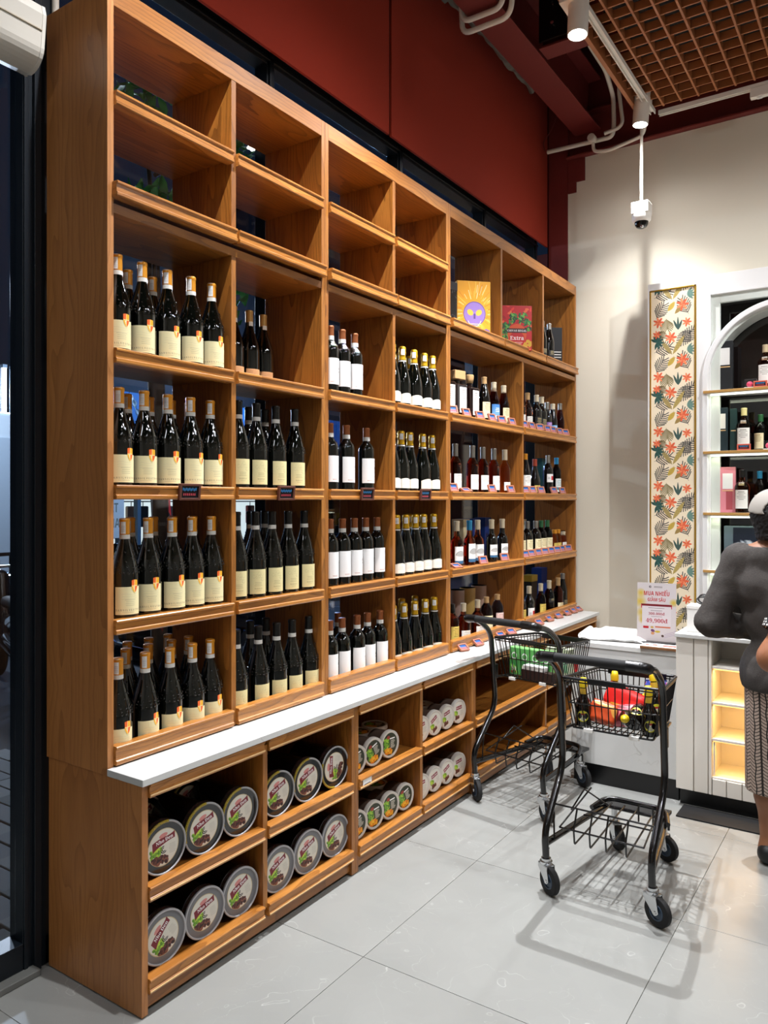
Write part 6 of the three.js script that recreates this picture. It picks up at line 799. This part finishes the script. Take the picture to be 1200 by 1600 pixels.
    for (const s of [-1, 1]) part('mirror', [rod([s * 0.2, 1.03, -0.46], [s * 0.3, 1.2, -0.42], 0.006), new THREE.SphereGeometry(0.055, 14, 10).scale(1.2, 0.8, 0.3).translate(s * 0.31, 1.22, -0.42)], M.black, t); part('front_mudguard', new THREE.TorusGeometry(0.3, 0.04, 8, 20, 2).rotateY(Math.PI / 2).rotateX(0.2).translate(0, 0.285, -0.62), B, t); part('stand', rod([0.05, 0.3, 0.1], [0.16, 0.01, 0.12], 0.012), M.chrome, t); return t; };
  const b0 = bike('black motorbike parked outside the glass door by the fence', [-6.4, -0.035, -3.75], 1.3);
  bike('black motorbike parked outside behind the leftmost wine shelves', [-5.2, -0.035, -4.1], 1.9, b0); bike('black motorbike parked outside behind the second bay of wine', [-5.4, -0.035, -5.3], 1.7, b0);
  // planted tree by the window
  const tree = (label, pos, H, spots, leafC) => { const t = thing('street_tree', label, 'tree', pos); part('trunk', [bent([[0, 0, 0], [0.05, H * 0.5, 0.02], [-0.02, H, 0.05]], 0.05, 0.3, 8), ...spots.map(([x, y, z]) => rod([0, y - 0.6, 0.02], [x * 0.8, y - 0.05, z * 0.8], 0.014, 6))], std(0x3a2d22, 0.9), t);
    const L = []; for (const [x, y, z, r, n] of spots) for (let i = 0; i < n; i++) { const g = new THREE.PlaneGeometry(0.05, 0.13, 2, 3), p = g.attributes.position; for (let k = 0; k < p.count; k++) { const v = p.getY(k) / 0.065; p.setX(k, p.getX(k) * (1 - v * v * 0.85)); p.setZ(k, Math.abs(p.getX(k)) * 0.4 - v * v * 0.02); } g.rotateX(rr(-1.3, 1.3)); g.rotateY(rr(0, 6.3)); g.rotateZ(rr(-1, 1)); const a = V(rr(-1, 1), rr(-1, 1), rr(-1, 1)).normalize().multiplyScalar(r * Math.cbrt(rnd())); g.translate(x + a.x, y + a.y * 0.7, z + a.z); L.push(g); }
    for (const g of L) g.computeVertexNormals(); const lv = part('leaves', merge(L), new THREE.MeshPhysicalMaterial({ color: leafC, roughness: 0.6, transmission: 0.3, thickness: 0, side: THREE.DoubleSide }), t); lv.userData.kind = 'stuff'; return t; };
  tree('leafy green tree just outside the glass, seen through the top cells', [-3.75, -0.03, -3.1], 3.4, [[0.3, 3.75, 0.35, 0.22, 60], [0.2, 3.28, 0.2, 0.2, 50], [0.1, 3.85, -0.5, 0.4, 150], [-0.2, 4.2, -0.9, 0.45, 150], [-0.2, 3.0, -0.6, 0.3, 70]], 0x2f8f46);
  tree('pale fronded tree in front of the blue wall across the street', [-8.9, -0.1, -7.3], 2.6, [[0.1, 2.6, 0, 0.45, 130], [-0.1, 2.25, -0.5, 0.4, 90], [0.2, 2.9, -0.8, 0.4, 90], [0.1, 2.9, 0.7, 0.4, 70]], 0x7f9aa6);
  // dark facade closing the far side of the street
  const fb = thing('apartment_block', 'dark apartment block standing far down the street', 'building', [-13, -0.12, -22]); part('wall', bx(-4, 0, 0, 9, -8, 8, 0), std(0x1a2230, 0.9), fb); for (let i = 0; i < 5; i++) for (let k = 0; k < 3; k++) { const f = part('window', bx(0, 0.03, 1.4 + k * 2.4, 2.8 + k * 2.4, -6.5 + i * 2.9, -5.2 + i * 2.9, 0), M.frame, fb); part('pane', bx(0.03, 0.04, 1.5 + k * 2.4, 2.7 + k * 2.4, -6.4 + i * 2.9, -5.3 + i * 2.9, 0), std(0x22364f, 0.2, 0, (i + k) % 3 ? {} : { emissive: 0x6f8db4, emissiveIntensity: 0.25 }), f); } part('roof', bx(-4.1, 0.1, 9, 9.15, -8.1, 8.1, 0), M.dark, fb);
}
renderer.render(scene, camera);
